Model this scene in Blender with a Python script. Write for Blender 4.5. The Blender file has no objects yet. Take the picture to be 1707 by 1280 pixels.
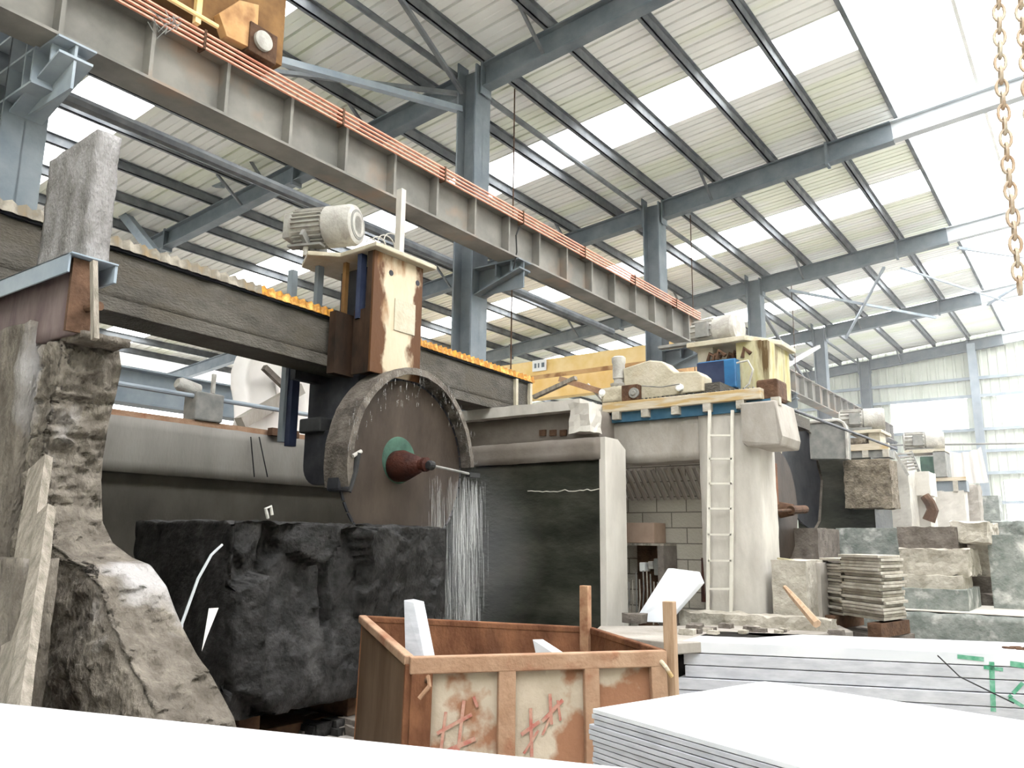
import bpy, bmesh, math, random
from mathutils import Vector, Matrix, noise
random.seed(7)
S = bpy.context.scene
COL = S.collection
# ---------------------------------------------------------------- camera
EYE = Vector((0, 0, 1.7)); FPX = 1350.0
PT, YW, RL = [math.radians(a) for a in (10.92, 36.17, .62)]
FW = Vector((-math.sin(YW)*math.cos(PT), math.cos(YW)*math.cos(PT), math.sin(PT)))
R0 = Vector((math.cos(YW), math.sin(YW), 0)); U0 = R0.cross(FW)
RT = R0*math.cos(RL)+U0*math.sin(RL); UP = -R0*math.sin(RL)+U0*math.cos(RL)
cd = bpy.data.cameras.new('camera'); cam = bpy.data.objects.new('camera', cd); COL.objects.link(cam)
cd.sensor_width = 36; cd.lens = FPX/1707*36; cd.clip_end = 300; cd.clip_start = .05
cam.matrix_world = Matrix(((RT.x, UP.x, -FW.x, 0), (RT.y, UP.y, -FW.y, 0), (RT.z, UP.z, -FW.z, 1.7), (0, 0, 0, 1)))
S.camera = cam
# ---------------------------------------------------------------- daylight
w = bpy.data.worlds.new('sky'); S.world = w; w.use_nodes = True
bg = w.node_tree.nodes['Background']; bg.inputs[0].default_value = (.97, .985, 1, 1); bg.inputs[1].default_value = 6.0
S.view_settings.view_transform = 'Standard'; S.view_settings.look = 'None'
S.view_settings.gamma = 1; S.view_settings.exposure = .95; S.view_settings.use_curve_mapping = False
S.cycles.max_bounces = 10; S.cycles.diffuse_bounces = 8; S.cycles.transparent_max_bounces = 24
S.cycles.use_denoising = True

def atp(px, py, p0, nrm):
    d = RT*((px-853.5)/FPX) - UP*((py-640)/FPX) + FW
    return EYE + d*((Vector(p0)-EYE).dot(nrm)/d.dot(nrm))
def at(px, py, ax, v):
    """point of the photographed place seen at a pixel, on the plane ax = v"""
    d = RT*((px-853.5)/FPX) - UP*((py-640)/FPX) + FW
    i = 'xyz'.index(ax); t = (v-EYE[i])/d[i]
    return EYE + d*t

# ---------------------------------------------------------------- materials
MATS = {}
def mat(name, c1, c2=None, c3=None, scale=3, rough=.8, metal=0, bump=0, bscale=30, stretch=(1, 1, 1), mix=(.35, .65), spots=None, sscale=2, smix=(.5, .6)):
    m = bpy.data.materials.new(name); m.use_nodes = True
    nt = m.node_tree; N = nt.nodes; L = nt.links
    b = N['Principled BSDF']; b.inputs['Roughness'].default_value = rough; b.inputs['Metallic'].default_value = metal; b.inputs['Specular IOR Level'].default_value = .5 if rough < .5 else .14
    tc = N.new('ShaderNodeNewGeometry'); mp = N.new('ShaderNodeMapping'); mp.inputs['Scale'].default_value = stretch
    L.new(tc.outputs['Position'], mp.inputs[0])
    if c2 is None: b.inputs['Base Color'].default_value = (*c1, 1)
    else:
        n = N.new('ShaderNodeTexNoise'); n.inputs['Scale'].default_value = scale; n.inputs['Detail'].default_value = 7; n.inputs['Roughness'].default_value = .6
        L.new(mp.outputs[0], n.inputs[0])
        r = N.new('ShaderNodeValToRGB'); r.color_ramp.elements[0].position = mix[0]; r.color_ramp.elements[1].position = mix[1]
        r.color_ramp.elements[0].color = (*c1, 1); r.color_ramp.elements[1].color = (*c2, 1)
        if c3: e = r.color_ramp.elements.new((mix[0]+mix[1])/2); e.color = (*c3, 1)
        L.new(n.outputs[0], r.inputs[0]); out = r.outputs[0]
        if spots:
            n2 = N.new('ShaderNodeTexNoise'); n2.inputs['Scale'].default_value = sscale; n2.inputs['Detail'].default_value = 5
            mp2 = N.new('ShaderNodeMapping'); mp2.inputs['Location'].default_value = (3, 7, 1); mp2.inputs['Scale'].default_value = stretch
            L.new(tc.outputs['Position'], mp2.inputs[0]); L.new(mp2.outputs[0], n2.inputs[0])
            r2 = N.new('ShaderNodeValToRGB'); r2.color_ramp.elements[0].position = smix[0]; r2.color_ramp.elements[1].position = smix[1]
            mx = N.new('ShaderNodeMixRGB'); L.new(n2.outputs[0], r2.inputs[0]); L.new(r2.outputs[0], mx.inputs[0]); L.new(out, mx.inputs[1]); mx.inputs[2].default_value = (*spots, 1); out = mx.outputs[0]
        L.new(out, b.inputs['Base Color'])
    if bump:
        n = N.new('ShaderNodeTexNoise'); n.inputs['Scale'].default_value = bscale; n.inputs['Detail'].default_value = 6
        L.new(mp.outputs[0], n.inputs[0]); bp = N.new('ShaderNodeBump'); bp.inputs['Strength'].default_value = bump; bp.inputs['Distance'].default_value = .03
        L.new(n.outputs[0], bp.inputs['Height']); L.new(bp.outputs[0], b.inputs['Normal'])
    MATS[name] = m; return m
def brick_mat(name, c1, c2, cm, bw, bh, axis='y'):
    m = mat(name, c1, c2, bump=.4); nt = m.node_tree; N = nt.nodes; L = nt.links
    g = N['Geometry']; sx = N.new('ShaderNodeSeparateXYZ'); cb = N.new('ShaderNodeCombineXYZ'); L.new(g.outputs['Position'], sx.inputs[0])
    L.new(sx.outputs[0 if axis == 'y' else 1], cb.inputs[0]); L.new(sx.outputs[2], cb.inputs[1])
    bk = N.new('ShaderNodeTexBrick'); bk.inputs['Scale'].default_value = 1; bk.inputs['Brick Width'].default_value = bw; bk.inputs['Row Height'].default_value = bh
    bk.inputs['Mortar Size'].default_value = .008; bk.inputs['Color1'].default_value = (*c1, 1); bk.inputs['Color2'].default_value = (*c2, 1); bk.inputs['Mortar'].default_value = (*cm, 1)
    L.new(cb.outputs[0], bk.inputs[0]); L.new(bk.outputs[0], N['Principled BSDF'].inputs['Base Color'])
    return m
M = MATS
mat('steel', (.125, .15, .17), (.19, .21, .225), scale=2, rough=.6, bump=.1)
mat('steel_light', (.23, .27, .31), (.33, .37, .4), scale=2, rough=.55)
mat('steel_glare', (.42, .44, .46), (.5, .52, .53), scale=2, rough=.6)  # steel lightened to hold the glare under the roof light
mat('girder', (.15, .145, .13), (.25, .235, .21), scale=1.4, rough=.75, spots=(.27, .2, .15), sscale=1.1, smix=(.55, .7))
mat('purlin', (.12, .13, .14), (.2, .21, .215), scale=3, rough=.7)
mat('roof_sheet', (.8, .8, .77), (.88, .88, .85), scale=1.2, rough=.6, stretch=(.3, 2, 1), spots=(.8, .82, .71), sscale=.5)
mat('wall_sheet', (.5, .53, .45), (.58, .6, .53), scale=1.2, rough=.6)
mat('copper', (.5, .2, .13), (.62, .3, .2), scale=8, rough=.45, metal=.3)
mat('concrete', (.24, .215, .185), (.35, .32, .285), scale=2.5, rough=.9, bump=.25, bscale=25, stretch=(1, 1, .5))
mat('concrete_pale', (.42, .39, .345), (.52, .49, .44), scale=3, rough=.9, bump=.2, bscale=18, spots=(.38, .35, .31), sscale=2.2, smix=(.6, .75), stretch=(1, 1, .4))
mat('concrete_cap', (.13, .11, .092), (.2, .175, .152), scale=1.5, rough=.8, bump=.1)
mat('wet_wall', (.012, .012, .009), (.05, .047, .037), (.026, .027, .02), scale=1.3, rough=.55, bump=.3, bscale=14, stretch=(.8, .8, 1.6))
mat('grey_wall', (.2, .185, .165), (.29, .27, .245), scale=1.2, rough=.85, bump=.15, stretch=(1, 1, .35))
mat('grey_wall_dark', (.07, .064, .055), (.13, .118, .1), scale=1.2, rough=.7, bump=.2, stretch=(1, 1, .6))  # darker grey for the recessed lower wall
mat('slurry', (.085, .072, .057), (.2, .174, .143), (.13, .112, .092), scale=6, rough=.85, bump=1, bscale=38, spots=(.36, .34, .33), sscale=1.6, smix=(.58, .7), stretch=(1, 1, .5))
mat('slurry_grey', (.15, .14, .13), (.32, .305, .3), scale=7, rough=.85, bump=.9, bscale=60, stretch=(1, 1, .5))
mat('saw_paint', (.06, .054, .045), (.105, .095, .08), scale=3, rough=.7, bump=.6, bscale=26, stretch=(1, 1, 2.5), spots=(.08, .07, .055), sscale=2)
mat('granite', (.008, .0075, .007), (.034, .032, .031), (.017, .016, .015), scale=6, rough=.55, bump=.7, bscale=18, spots=(.055, .052, .05), sscale=3, smix=(.58, .75))
mat('granite_cut', (.03, .028, .026), (.055, .052, .05), scale=3, rough=.5, bump=.1)
mat('blade', (.034, .025, .019), (.062, .047, .036), scale=2.5, rough=.6, metal=0, bump=.1, stretch=(1, 1, .5))
mat('guard', (.06, .05, .042), (.15, .13, .108), scale=5, rough=.8, bump=.6, bscale=35)
mat('dark_steel', (.02, .021, .026), (.05, .05, .055), scale=4, rough=.5, metal=.4)
mat('navy', (.02, .028, .06), (.04, .05, .09), scale=3, rough=.5)
mat('green', (.03, .06, .045), (.06, .12, .085), scale=5, rough=.7)
mat('hub', (.05, .016, .01), (.025, .01, .008), scale=8, rough=.6, bump=.4)
mat('cream_rust', (.43, .35, .24), (.5, .42, .31), scale=2.5, rough=.6, bump=.15, spots=(.2, .1, .04), sscale=2.4, smix=(.5, .6), stretch=(1, 1, .45))
mat('cream', (.38, .34, .25), (.48, .43, .34), scale=5, rough=.7, bump=.3, spots=(.4, .34, .24), sscale=4, smix=(.55, .7))
mat('yellow_mossy', (.3, .26, .08), (.1, .065, .03), (.42, .38, .24), scale=4, rough=.8, stretch=(1, 1, .25))
mat('shroud_shade', (.018, .013, .01), (.06, .035, .022), scale=4, rough=.8, stretch=(1, 1, .4))  # rust blackened for the shade on the open carriage side
mat('rust_dark', (.055, .03, .018), (.12, .068, .042), scale=6, rough=.85, bump=.4)
mat('rust_purple', (.1, .07, .07), (.22, .17, .16), scale=4, rough=.7, stretch=(1, 1, .3))
mat('bin_rust', (.09, .036, .018), (.2, .09, .045), (.14, .06, .03), scale=4, rough=.8, bump=.35, spots=(.1, .045, .025), sscale=3, smix=(.6, .75), stretch=(1, 1, .6))
mat('bin_pale_rust', (.26, .15, .092), (.36, .235, .155), scale=4, rough=.8, bump=.3, spots=(.25, .12, .07), sscale=5, smix=(.55, .7))
mat('bin_paint', (.37, .31, .235), (.45, .38, .3), scale=4, rough=.8, bump=.2, spots=(.26, .13, .075), sscale=2.6, smix=(.5, .56))
mat('bin_brown', (.09, .056, .034), (.15, .1, .065), scale=3, rough=.8, stretch=(1, 1, .3))
mat('red_mark', (.34, .1, .08), (.42, .28, .21), scale=14, rough=.8)
mat('green_mark', (.04, .22, .12), (.2, .38, .29), scale=12, rough=.7)
mat('bellows_yellow', (.55, .26, .035), (.65, .4, .11), (.3, .13, .03), scale=9, rough=.7)
mat('bellows_grey', (.2, .15, .09), (.3, .27, .22), (.17, .15, .12), scale=6, rough=.8)
mat('bellows_black', (.03, .03, .03), (.07, .07, .07), scale=6, rough=.6)
mat('motor', (.34, .325, .29), (.46, .44, .4), scale=6, rough=.8, bump=.3, spots=(.33, .31, .28), sscale=6)
mat('motor_dark', (.16, .16, .15), (.26, .25, .23), scale=6, rough=.8)
mat('orange_paint', (.45, .25, .1), (.55, .34, .16), scale=3, rough=.6, spots=(.28, .14, .06), sscale=2)
mat('crane_brown', (.12, .06, .022), (.24, .13, .05), scale=3, rough=.7)
mat('crane_yellow', (.75, .52, .2), (.82, .62, .32), scale=2, rough=.6)
mat('marble', (.56, .57, .59), (.63, .635, .65), scale=1.5, rough=.35, spots=(.52, .535, .56), sscale=1)
mat('marble_grey_shade', (.36, .365, .39), (.47, .475, .5), scale=6, rough=.6, stretch=(1, 1, 4))  # same stone darkened so slab fronts look shaded
mat('green_stone', (.13, .145, .13), (.24, .25, .23), scale=7, rough=.7, bump=.5, bscale=20, spots=(.46, .45, .42), sscale=4, smix=(.55, .7))
mat('pale_stone', (.27, .245, .2), (.42, .385, .33), scale=6, rough=.85, bump=.5, bscale=20)
mat('brown_stone', (.1, .085, .072), (.18, .155, .135), scale=5, rough=.85, bump=.4)
mat('rough_face', (.11, .09, .065), (.25, .21, .16), scale=8, rough=.9, bump=.9, bscale=30)
mat('wood', (.3, .2, .125), (.4, .28, .19), scale=6, rough=.8, stretch=(6, 6, .6), bump=.2)
mat('wood_pale', (.4, .34, .25), (.5, .43, .33), scale=4, rough=.8, stretch=(1, 3, 8), spots=(.4, .28, .13), sscale=2)
mat('wood_grey', (.17, .15, .12), (.32, .28, .235), scale=5, rough=.9, stretch=(5, 5, .5), bump=.6)
mat('rust_post', (.2, .09, .05), (.4, .25, .15), scale=7, rough=.8)
mat('ladder_paint', (.55, .52, .45), (.62, .59, .52), scale=5, rough=.6)
mat('blue_tank', (.01, .08, .2), (.02, .13, .28), scale=4, rough=.4)
mat('blue_beam', (.03, .09, .15), (.06, .13, .19), scale=4, rough=.6)
mat('white', (.75, .75, .73), (.8, .8, .78), rough=.6)
mat('cloth', (.74, .7, .66), (.8, .77, .73), scale=2, rough=.9)
mat('rubber', (.02, .02, .02), (.04, .04, .04), rough=.6)
mat('pink_case', (.27, .19, .14), (.36, .26, .2), scale=3, rough=.7)
mat('floor_dust', (.24, .22, .2), (.36, .33, .3), scale=1.2, rough=.9, bump=.4)
mat('chain', (.5, .45, .36), (.38, .25, .16), scale=9, rough=.6, metal=.3)
brick_mat('brick_blocks', (.36, .33, .28), (.42, .39, .33), (.15, .135, .115), .44, .21)
m = M['cream_rust']; nt = m.node_tree; N = nt.nodes; L = nt.links
tc_ = N.new('ShaderNodeTexCoord'); sx_ = N.new('ShaderNodeSeparateXYZ'); L.new(tc_.outputs['Generated'], sx_.inputs[0])
def mth(op, a, b_):
    n = N.new('ShaderNodeMath'); n.operation = op
    for k, v in ((0, a), (1, b_)):
        if isinstance(v, (int, float)): n.inputs[k].default_value = v
        elif v is not None: L.new(v, n.inputs[k])
    return n.outputs[0]
ed = mth('ABSOLUTE', mth('SUBTRACT', sx_.outputs[1], .53), None)
nz_ = N.new('ShaderNodeTexNoise'); nz_.inputs['Scale'].default_value = 5; nz_.inputs['Detail'].default_value = 6; L.new(tc_.outputs['Generated'], nz_.inputs[0])
dn = mth('MULTIPLY', mth('SUBTRACT', 1, sx_.outputs[2]), .16)
fc = mth('ADD', mth('ADD', ed, mth('MULTIPLY', mth('SUBTRACT', nz_.outputs[0], .5), .55)), dn)
rr_ = N.new('ShaderNodeValToRGB'); rr_.color_ramp.elements[0].position = .33; rr_.color_ramp.elements[1].position = .42; L.new(fc, rr_.inputs[0])
pb0 = N['Principled BSDF']; src = pb0.inputs['Base Color'].links[0].from_socket
mx_ = N.new('ShaderNodeMixRGB'); L.new(rr_.outputs[0], mx_.inputs[0]); L.new(src, mx_.inputs[1]); mx_.inputs[2].default_value = (.085, .038, .016, 1); L.new(mx_.outputs[0], pb0.inputs['Base Color'])
def clear_mat(name, col, amount, rough=.3, em=None):
    m = bpy.data.materials.new(name); m.use_nodes = True; nt = m.node_tree; N = nt.nodes; L = nt.links
    N.remove(N['Principled BSDF']); o = N['Material Output']
    t = N.new('ShaderNodeBsdfTransparent'); d = N.new('ShaderNodeBsdfTranslucent'); d.inputs[0].default_value = (*col, 1); e = N.new('ShaderNodeBsdfDiffuse'); e.inputs[0].default_value = (*col, 1)
    a = N.new('ShaderNodeMixShader'); a.inputs[0].default_value = .5; L.new(d.outputs[0], a.inputs[1]); L.new(e.outputs[0], a.inputs[2])
    x = N.new('ShaderNodeMixShader'); x.inputs[0].default_value = amount; L.new(t.outputs[0], x.inputs[1]); L.new(a.outputs[0], x.inputs[2]); L.new(x.outputs[0], o.inputs[0])
    MATS[name] = m; return m
clear_mat('skylight', (.95, .97, .97), .22); clear_mat('water', (.9, .9, .88), .26); clear_mat('film', (.85, .88, .9), .5)

# ---------------------------------------------------------------- mesh helpers
class MB:
    def __init__(s): s.v = []; s.f = []
    def add(s, vs, fs):
        n = len(s.v); s.v += [Vector(a) for a in vs]; s.f += [tuple(i+n for i in f) for f in fs]; return s
    def hexa(s, a, b, c, d, off):
        """quad a b c d extruded by vector off"""
        a, b, c, d, off = [Vector(q) for q in (a, b, c, d, off)]
        return s.add([a, b, c, d, a+off, b+off, c+off, d+off], [(0, 1, 2, 3), (7, 6, 5, 4), (0, 4, 5, 1), (1, 5, 6, 2), (2, 6, 7, 3), (3, 7, 4, 0)])
    def box(s, x0, x1, y0, y1, z0, z1): return s.hexa((x0, y0, z0), (x1, y0, z0), (x1, y1, z0), (x0, y1, z0), (0, 0, z1-z0))
    def poly(s, pts, off):
        n = len(pts); pts = [Vector(p) for p in pts]; off = Vector(off)
        return s.add(pts+[p+off for p in pts], [tuple(range(n)), tuple(range(2*n-1, n-1, -1))]+[(i, i+n, (i+1) % n+n, (i+1) % n) for i in range(n)])
    def bar(s, p0, p1, wd, ht, up=(0, 0, 1)):
        p0, p1 = Vector(p0), Vector(p1); d = (p1-p0).normalized(); up = Vector(up)
        sd = d.cross(up).normalized(); u = sd.cross(d).normalized(); a, b = sd*wd/2, u*ht/2
        return s.hexa(p0-a-b, p0+a-b, p0+a+b, p0-a+b, p1-p0)
    def tube(s, pts, r, n=8, r2=None):
        pts = [Vector(p) for p in pts]; k = len(pts); base = len(s.v); prev = None
        for i, p in enumerate(pts):
            d = (pts[min(i+1, k-1)]-pts[max(i-1, 0)]).normalized()
            u = prev if prev and abs(prev.dot(d)) < .95 else (Vector((0, 0, 1)) if abs(d.z) < .9 else Vector((1, 0, 0)))
            a = (u-d*u.dot(d)).normalized(); prev = a; b = d.cross(a); rr = r if r2 is None else r+(r2-r)*i/(k-1)
            s.v += [p+(a*math.cos(t)+b*math.sin(t))*rr for t in [2*math.pi*j/n for j in range(n)]]
        for i in range(k-1):
            for j in range(n): s.f.append((base+i*n+j, base+i*n+(j+1) % n, base+(i+1)*n+(j+1) % n, base+(i+1)*n+j))
        s.f.append(tuple(base+j for j in reversed(range(n)))); s.f.append(tuple(base+(k-1)*n+j for j in range(n)))
        return s
    def lathe(s, c, axis, prof, n=32):
        """prof: list of (distance along axis, radius)"""
        c = Vector(c); ax = Vector(axis).normalized(); u = Vector((0, 0, 1)) if abs(ax.z) < .9 else Vector((1, 0, 0))
        a = (u-ax*u.dot(ax)).normalized(); b = ax.cross(a); base = len(s.v); k = len(prof)
        for h, r in prof: s.v += [c+ax*h+(a*math.cos(2*math.pi*j/n)+b*math.sin(2*math.pi*j/n))*max(r, .0005) for j in range(n)]
        for i in range(k-1):
            for j in range(n): s.f.append((base+i*n+j, base+i*n+(j+1) % n, base+(i+1)*n+(j+1) % n, base+(i+1)*n+j))
        s.f.append(tuple(base+j for j in reversed(range(n)))); s.f.append(tuple(base+(k-1)*n+j for j in range(n)))
        return s
    def rough(s, x0, x1, y0, y1, z0, z1, step=.06, amp=.02, freq=6, seed=0, fn=None):
        """subdivided box with a broken surface"""
        bm = bmesh.new(); nx, ny, nz = [max(1, min(90, round(abs(d)/step))) for d in (x1-x0, y1-y0, z1-z0)]
        P = {}
        def V(i, j, k):
            if (i, j, k) not in P:
                p = Vector((x0+(x1-x0)*i/nx, y0+(y1-y0)*j/ny, z0+(z1-z0)*k/nz))
                q = p*freq+Vector((seed*11.3, seed*5.1, 0))
                o = noise.noise_vector(q)*amp+noise.noise_vector(q*3.1)*amp*.4
                if fn: o += fn(p, (i/nx, j/ny, k/nz))
                P[i, j, k] = bm.verts.new(p+o)
            return P[i, j, k]
        for i in range(nx):
            for j in range(ny):
                bm.faces.new((V(i, j, 0), V(i, j+1, 0), V(i+1, j+1, 0), V(i+1, j, 0))); bm.faces.new((V(i, j, nz), V(i+1, j, nz), V(i+1, j+1, nz), V(i, j+1, nz)))
        for i in range(nx):
            for k in range(nz):
                bm.faces.new((V(i, 0, k), V(i+1, 0, k), V(i+1, 0, k+1), V(i, 0, k+1))); bm.faces.new((V(i, ny, k), V(i, ny, k+1), V(i+1, ny, k+1), V(i+1, ny, k)))
        for j in range(ny):
            for k in range(nz):
                bm.faces.new((V(0, j, k), V(0, j, k+1), V(0, j+1, k+1), V(0, j+1, k))); bm.faces.new((V(nx, j, k), V(nx, j+1, k), V(nx, j+1, k+1), V(nx, j, k+1)))
        bm.verts.index_update(); s.add([v.co.copy() for v in bm.verts], [[v.index for v in f.verts] for f in bm.faces]); bm.free()
        return s
    def xf(s, mtx): s.v = [mtx @ v for v in s.v]; return s
    def build(s, name, m, parent=None, bevel=0, smooth=False):
        me = bpy.data.meshes.new(name); o = bpy.data.objects.new(name, me)
        if parent is None:
            xs = [v.x for v in s.v]; ys = [v.y for v in s.v]; zs = [v.z for v in s.v]
            org = Vector(((min(xs)+max(xs))/2, (min(ys)+max(ys))/2, min(zs))); o.location = org
        else:
            org = Vector((0, 0, 0)); q = parent
            while q: org += q.location; q = q.parent
            o.parent = parent
        me.from_pydata([v-org for v in s.v], [], s.f)
        bm = bmesh.new(); bm.from_mesh(me); bmesh.ops.recalc_face_normals(bm, faces=bm.faces); bm.to_mesh(me); bm.free()
        me.materials.append(M[m] if isinstance(m, str) else m)
        if smooth:
            for p in me.polygons: p.use_smooth = True
        if smooth == 'auto' :
            me.set_sharp_from_angle(angle=math.radians(35))
        COL.objects.link(o)
        if bevel:
            b = o.modifiers.new('bevel', 'BEVEL'); b.width = bevel; b.segments = 2; b.limit_method = 'ANGLE'
        return o
def tag(o, label, cat, group=None):
    o['label'] = label; o['category'] = cat
    if group: o['group'] = group
    return o
def thing(name, loc, label, cat, group=None):
    o = bpy.data.objects.new(name, None); o.location = loc; o.empty_display_size = .2; COL.objects.link(o); return tag(o, label, cat, group)
def struct(o): o['kind'] = 'structure'; return o
def stuff(o): o['kind'] = 'stuff'; return o
def adopt(root, t, main, name):
    kids = [c for c in bpy.data.objects if c.parent == t]; off = t.location-root.location
    m_ = [c for c in kids if c.name.split('.')[0] == main][0]
    for c in kids:
        if c is not m_: c.parent = m_
    m_.parent = root; m_.location = off; m_.name = name; bpy.data.objects.remove(t)
def adopt_mesh(root, o):
    o.location = o.location-root.location; o.parent = root
    for k_ in ('label', 'category', 'group'):
        if k_ in o: del o[k_]
def copy_tree(o, parent=None):
    kids = [c for c in bpy.data.objects if c.parent == o]
    c = o.copy(); COL.objects.link(c); c.parent = parent
    for k in kids: copy_tree(k, c)
    return c
def ibeam(mb, p0, p1, wd, ht, tw=.02, tf=.03, up=(0, 0, 1)):
    p0, p1, up = Vector(p0), Vector(p1), Vector(up)
    d = (p1-p0).normalized(); sd = d.cross(up).normalized(); u = sd.cross(d).normalized()
    mb.bar(p0, p1, tw, ht, up); mb.bar(p0+u*(ht/2-tf/2), p1+u*(ht/2-tf/2), wd, tf, up); mb.bar(p0-u*(ht/2-tf/2), p1-u*(ht/2-tf/2), wd, tf, up)
    return mb

# ================================================================ SETTING
CX = -8.2; BY = [3.0+7*i for i in range(6)]          # column line and frames
rz = lambda x: 9.98+.09*(x-CX)                        # underside of roof sheets
floor = struct(MB().box(-34.2, 14.2, -12.2, 40, -.2, 0).build('floor', 'floor_dust'))
def roof(y0, y1, name='ceiling', m='roof_sheet', x0=-34, x1=-2.75, pitch=.38):
    mb = MB(); n = max(1, round((y1-y0)/pitch)); p = (y1-y0)/n; ys = []
    for i in range(n):
        a = y0+i*p; ys += [(a, 0), (a+p*.36, .0), (a+p*.39, .012), (a+p*.45, .012), (a+p*.48, 0), (a+p*.84, 0), (a+p*.86, .075), (a+p*.96, .075), (a+p*.98, 0)]
    ys.append((y1, 0))
    vs = []
    for x in (x0, x1):
        for y, h in ys: vs.append((x, y, rz(x)+h))
    k = len(ys); fs = [(i, i+1, k+i+1, k+i) for i in range(k-1)]
    return struct(mb.add(vs, fs).build(name, m))
strips = [(5.95, 7.15), (13.0, 14.3), (20.2, 21.6), (27.2, 28.7), (31.6, 33.6)]
e0 = -12.0  # roof carried back past the camera to cut daylight
for k, (a, b) in enumerate(strips):
    roof(e0, a-.003); e0 = b+.003
    struct(MB().add([(-34, a, rz(-34)+.03), (-2.9, a, rz(-2.9)+.03), (-2.9, b, rz(-2.9)+.03), (-34, b, rz(-34)+.03)], [(0, 1, 2, 3)]).build('window_%d' % (k+1), 'skylight'))
roof(e0, 38.2)
# translucent roof light running the length of the hall
struct(MB().add([(-2.7, -12, rz(-2.7)+.05), (6, -12, rz(6)), (6, 38.2, rz(6)), (-2.7, 38.2, rz(-2.7)+.05)], [(0, 1, 2, 3)]).build('window_6', 'skylight'))
struct(MB().box(-2.78, -2.7, -12, 38.2, rz(-2.7)-.06, rz(-2.7)+.08).build('trim_1', 'purlin'))
# end wall with daylight windows
def sheet_wall(name, y, x0, x1, z0, z1):
    mb = MB(); vs = []; xs = []; x = x0
    while x < x1: xs += [(x, 0), (x+.2, 0), (x+.23, .04), (x+.3, .04)]; x += .33
    xs.append((x1, 0))
    for z in (z0, z1):
        for a, h in xs: vs.append((min(a, x1), y-h, z))
    k = len(xs); mb.add(vs, [(i, i+1, k+i+1, k+i) for i in range(k-1)])
    return mb
WY = 38.3
wins = [(-7.3, -4.35, 6.45, 7.75), (-3.25, 6, 6.7, 7.75), (-3.3, -2.3, 2.2, 4.3), (-1.9, 6, 0, 4.3)]
wb = MB()
rows = [(0, 2.2, [(-1.9, 6)]), (2.2, 4.3, [(-3.3, -2.3), (-1.9, 6)]), (4.3, 6.45, []), (6.45, 6.7, [(-7.3, -4.35)]), (6.7, 7.75, [(-7.3, -4.35), (-3.25, 6)]), (7.75, 10.9, [])]
for z0, z1, gaps in rows:
    x = -34
    for a, b in gaps+[(6, 6)]:
        if a-x > .01:
            t = sheet_wall('', WY, x, a, z0, z1); wb.add(t.v, t.f)
        x = b
struct(wb.build('wall_back', 'wall_sheet'))
for k, (a, b, c, d) in enumerate(wins): struct(MB().box(a, b, WY+.02, WY+.03, c, d).build('window_%d' % (7+k), 'skylight'))
gw = MB()
for z in (8.55, 7.8, 6.4, 5.5, 4.6, 3.4, 2.1): gw.box(-12, 6, WY-.2, WY-.1, z-.06, z+.06)
struct(gw.build('trim_2', 'steel_light'))
struct(MB().box(-34.2, -34, -12, 38.3, 0, 3.1).build('wall_left', 'wall_sheet'))  # kept low, left open above so daylight reaches the roof underside
struct(MB().box(-34, 14, -12.2, -12, 0, 12).build('wall_front_unseen', 'wall_sheet'))  # unseen wall behind the camera, added to darken the hall
struct(MB().box(14, 14.2, -12, 38.3, 0, 12).build('wall_right_unseen', 'wall_sheet'))  # unseen side wall, added to shut out light from the right
roof(-12, 38.2, x0=6, x1=14)  # unseen roof on the right, added to block daylight

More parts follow.
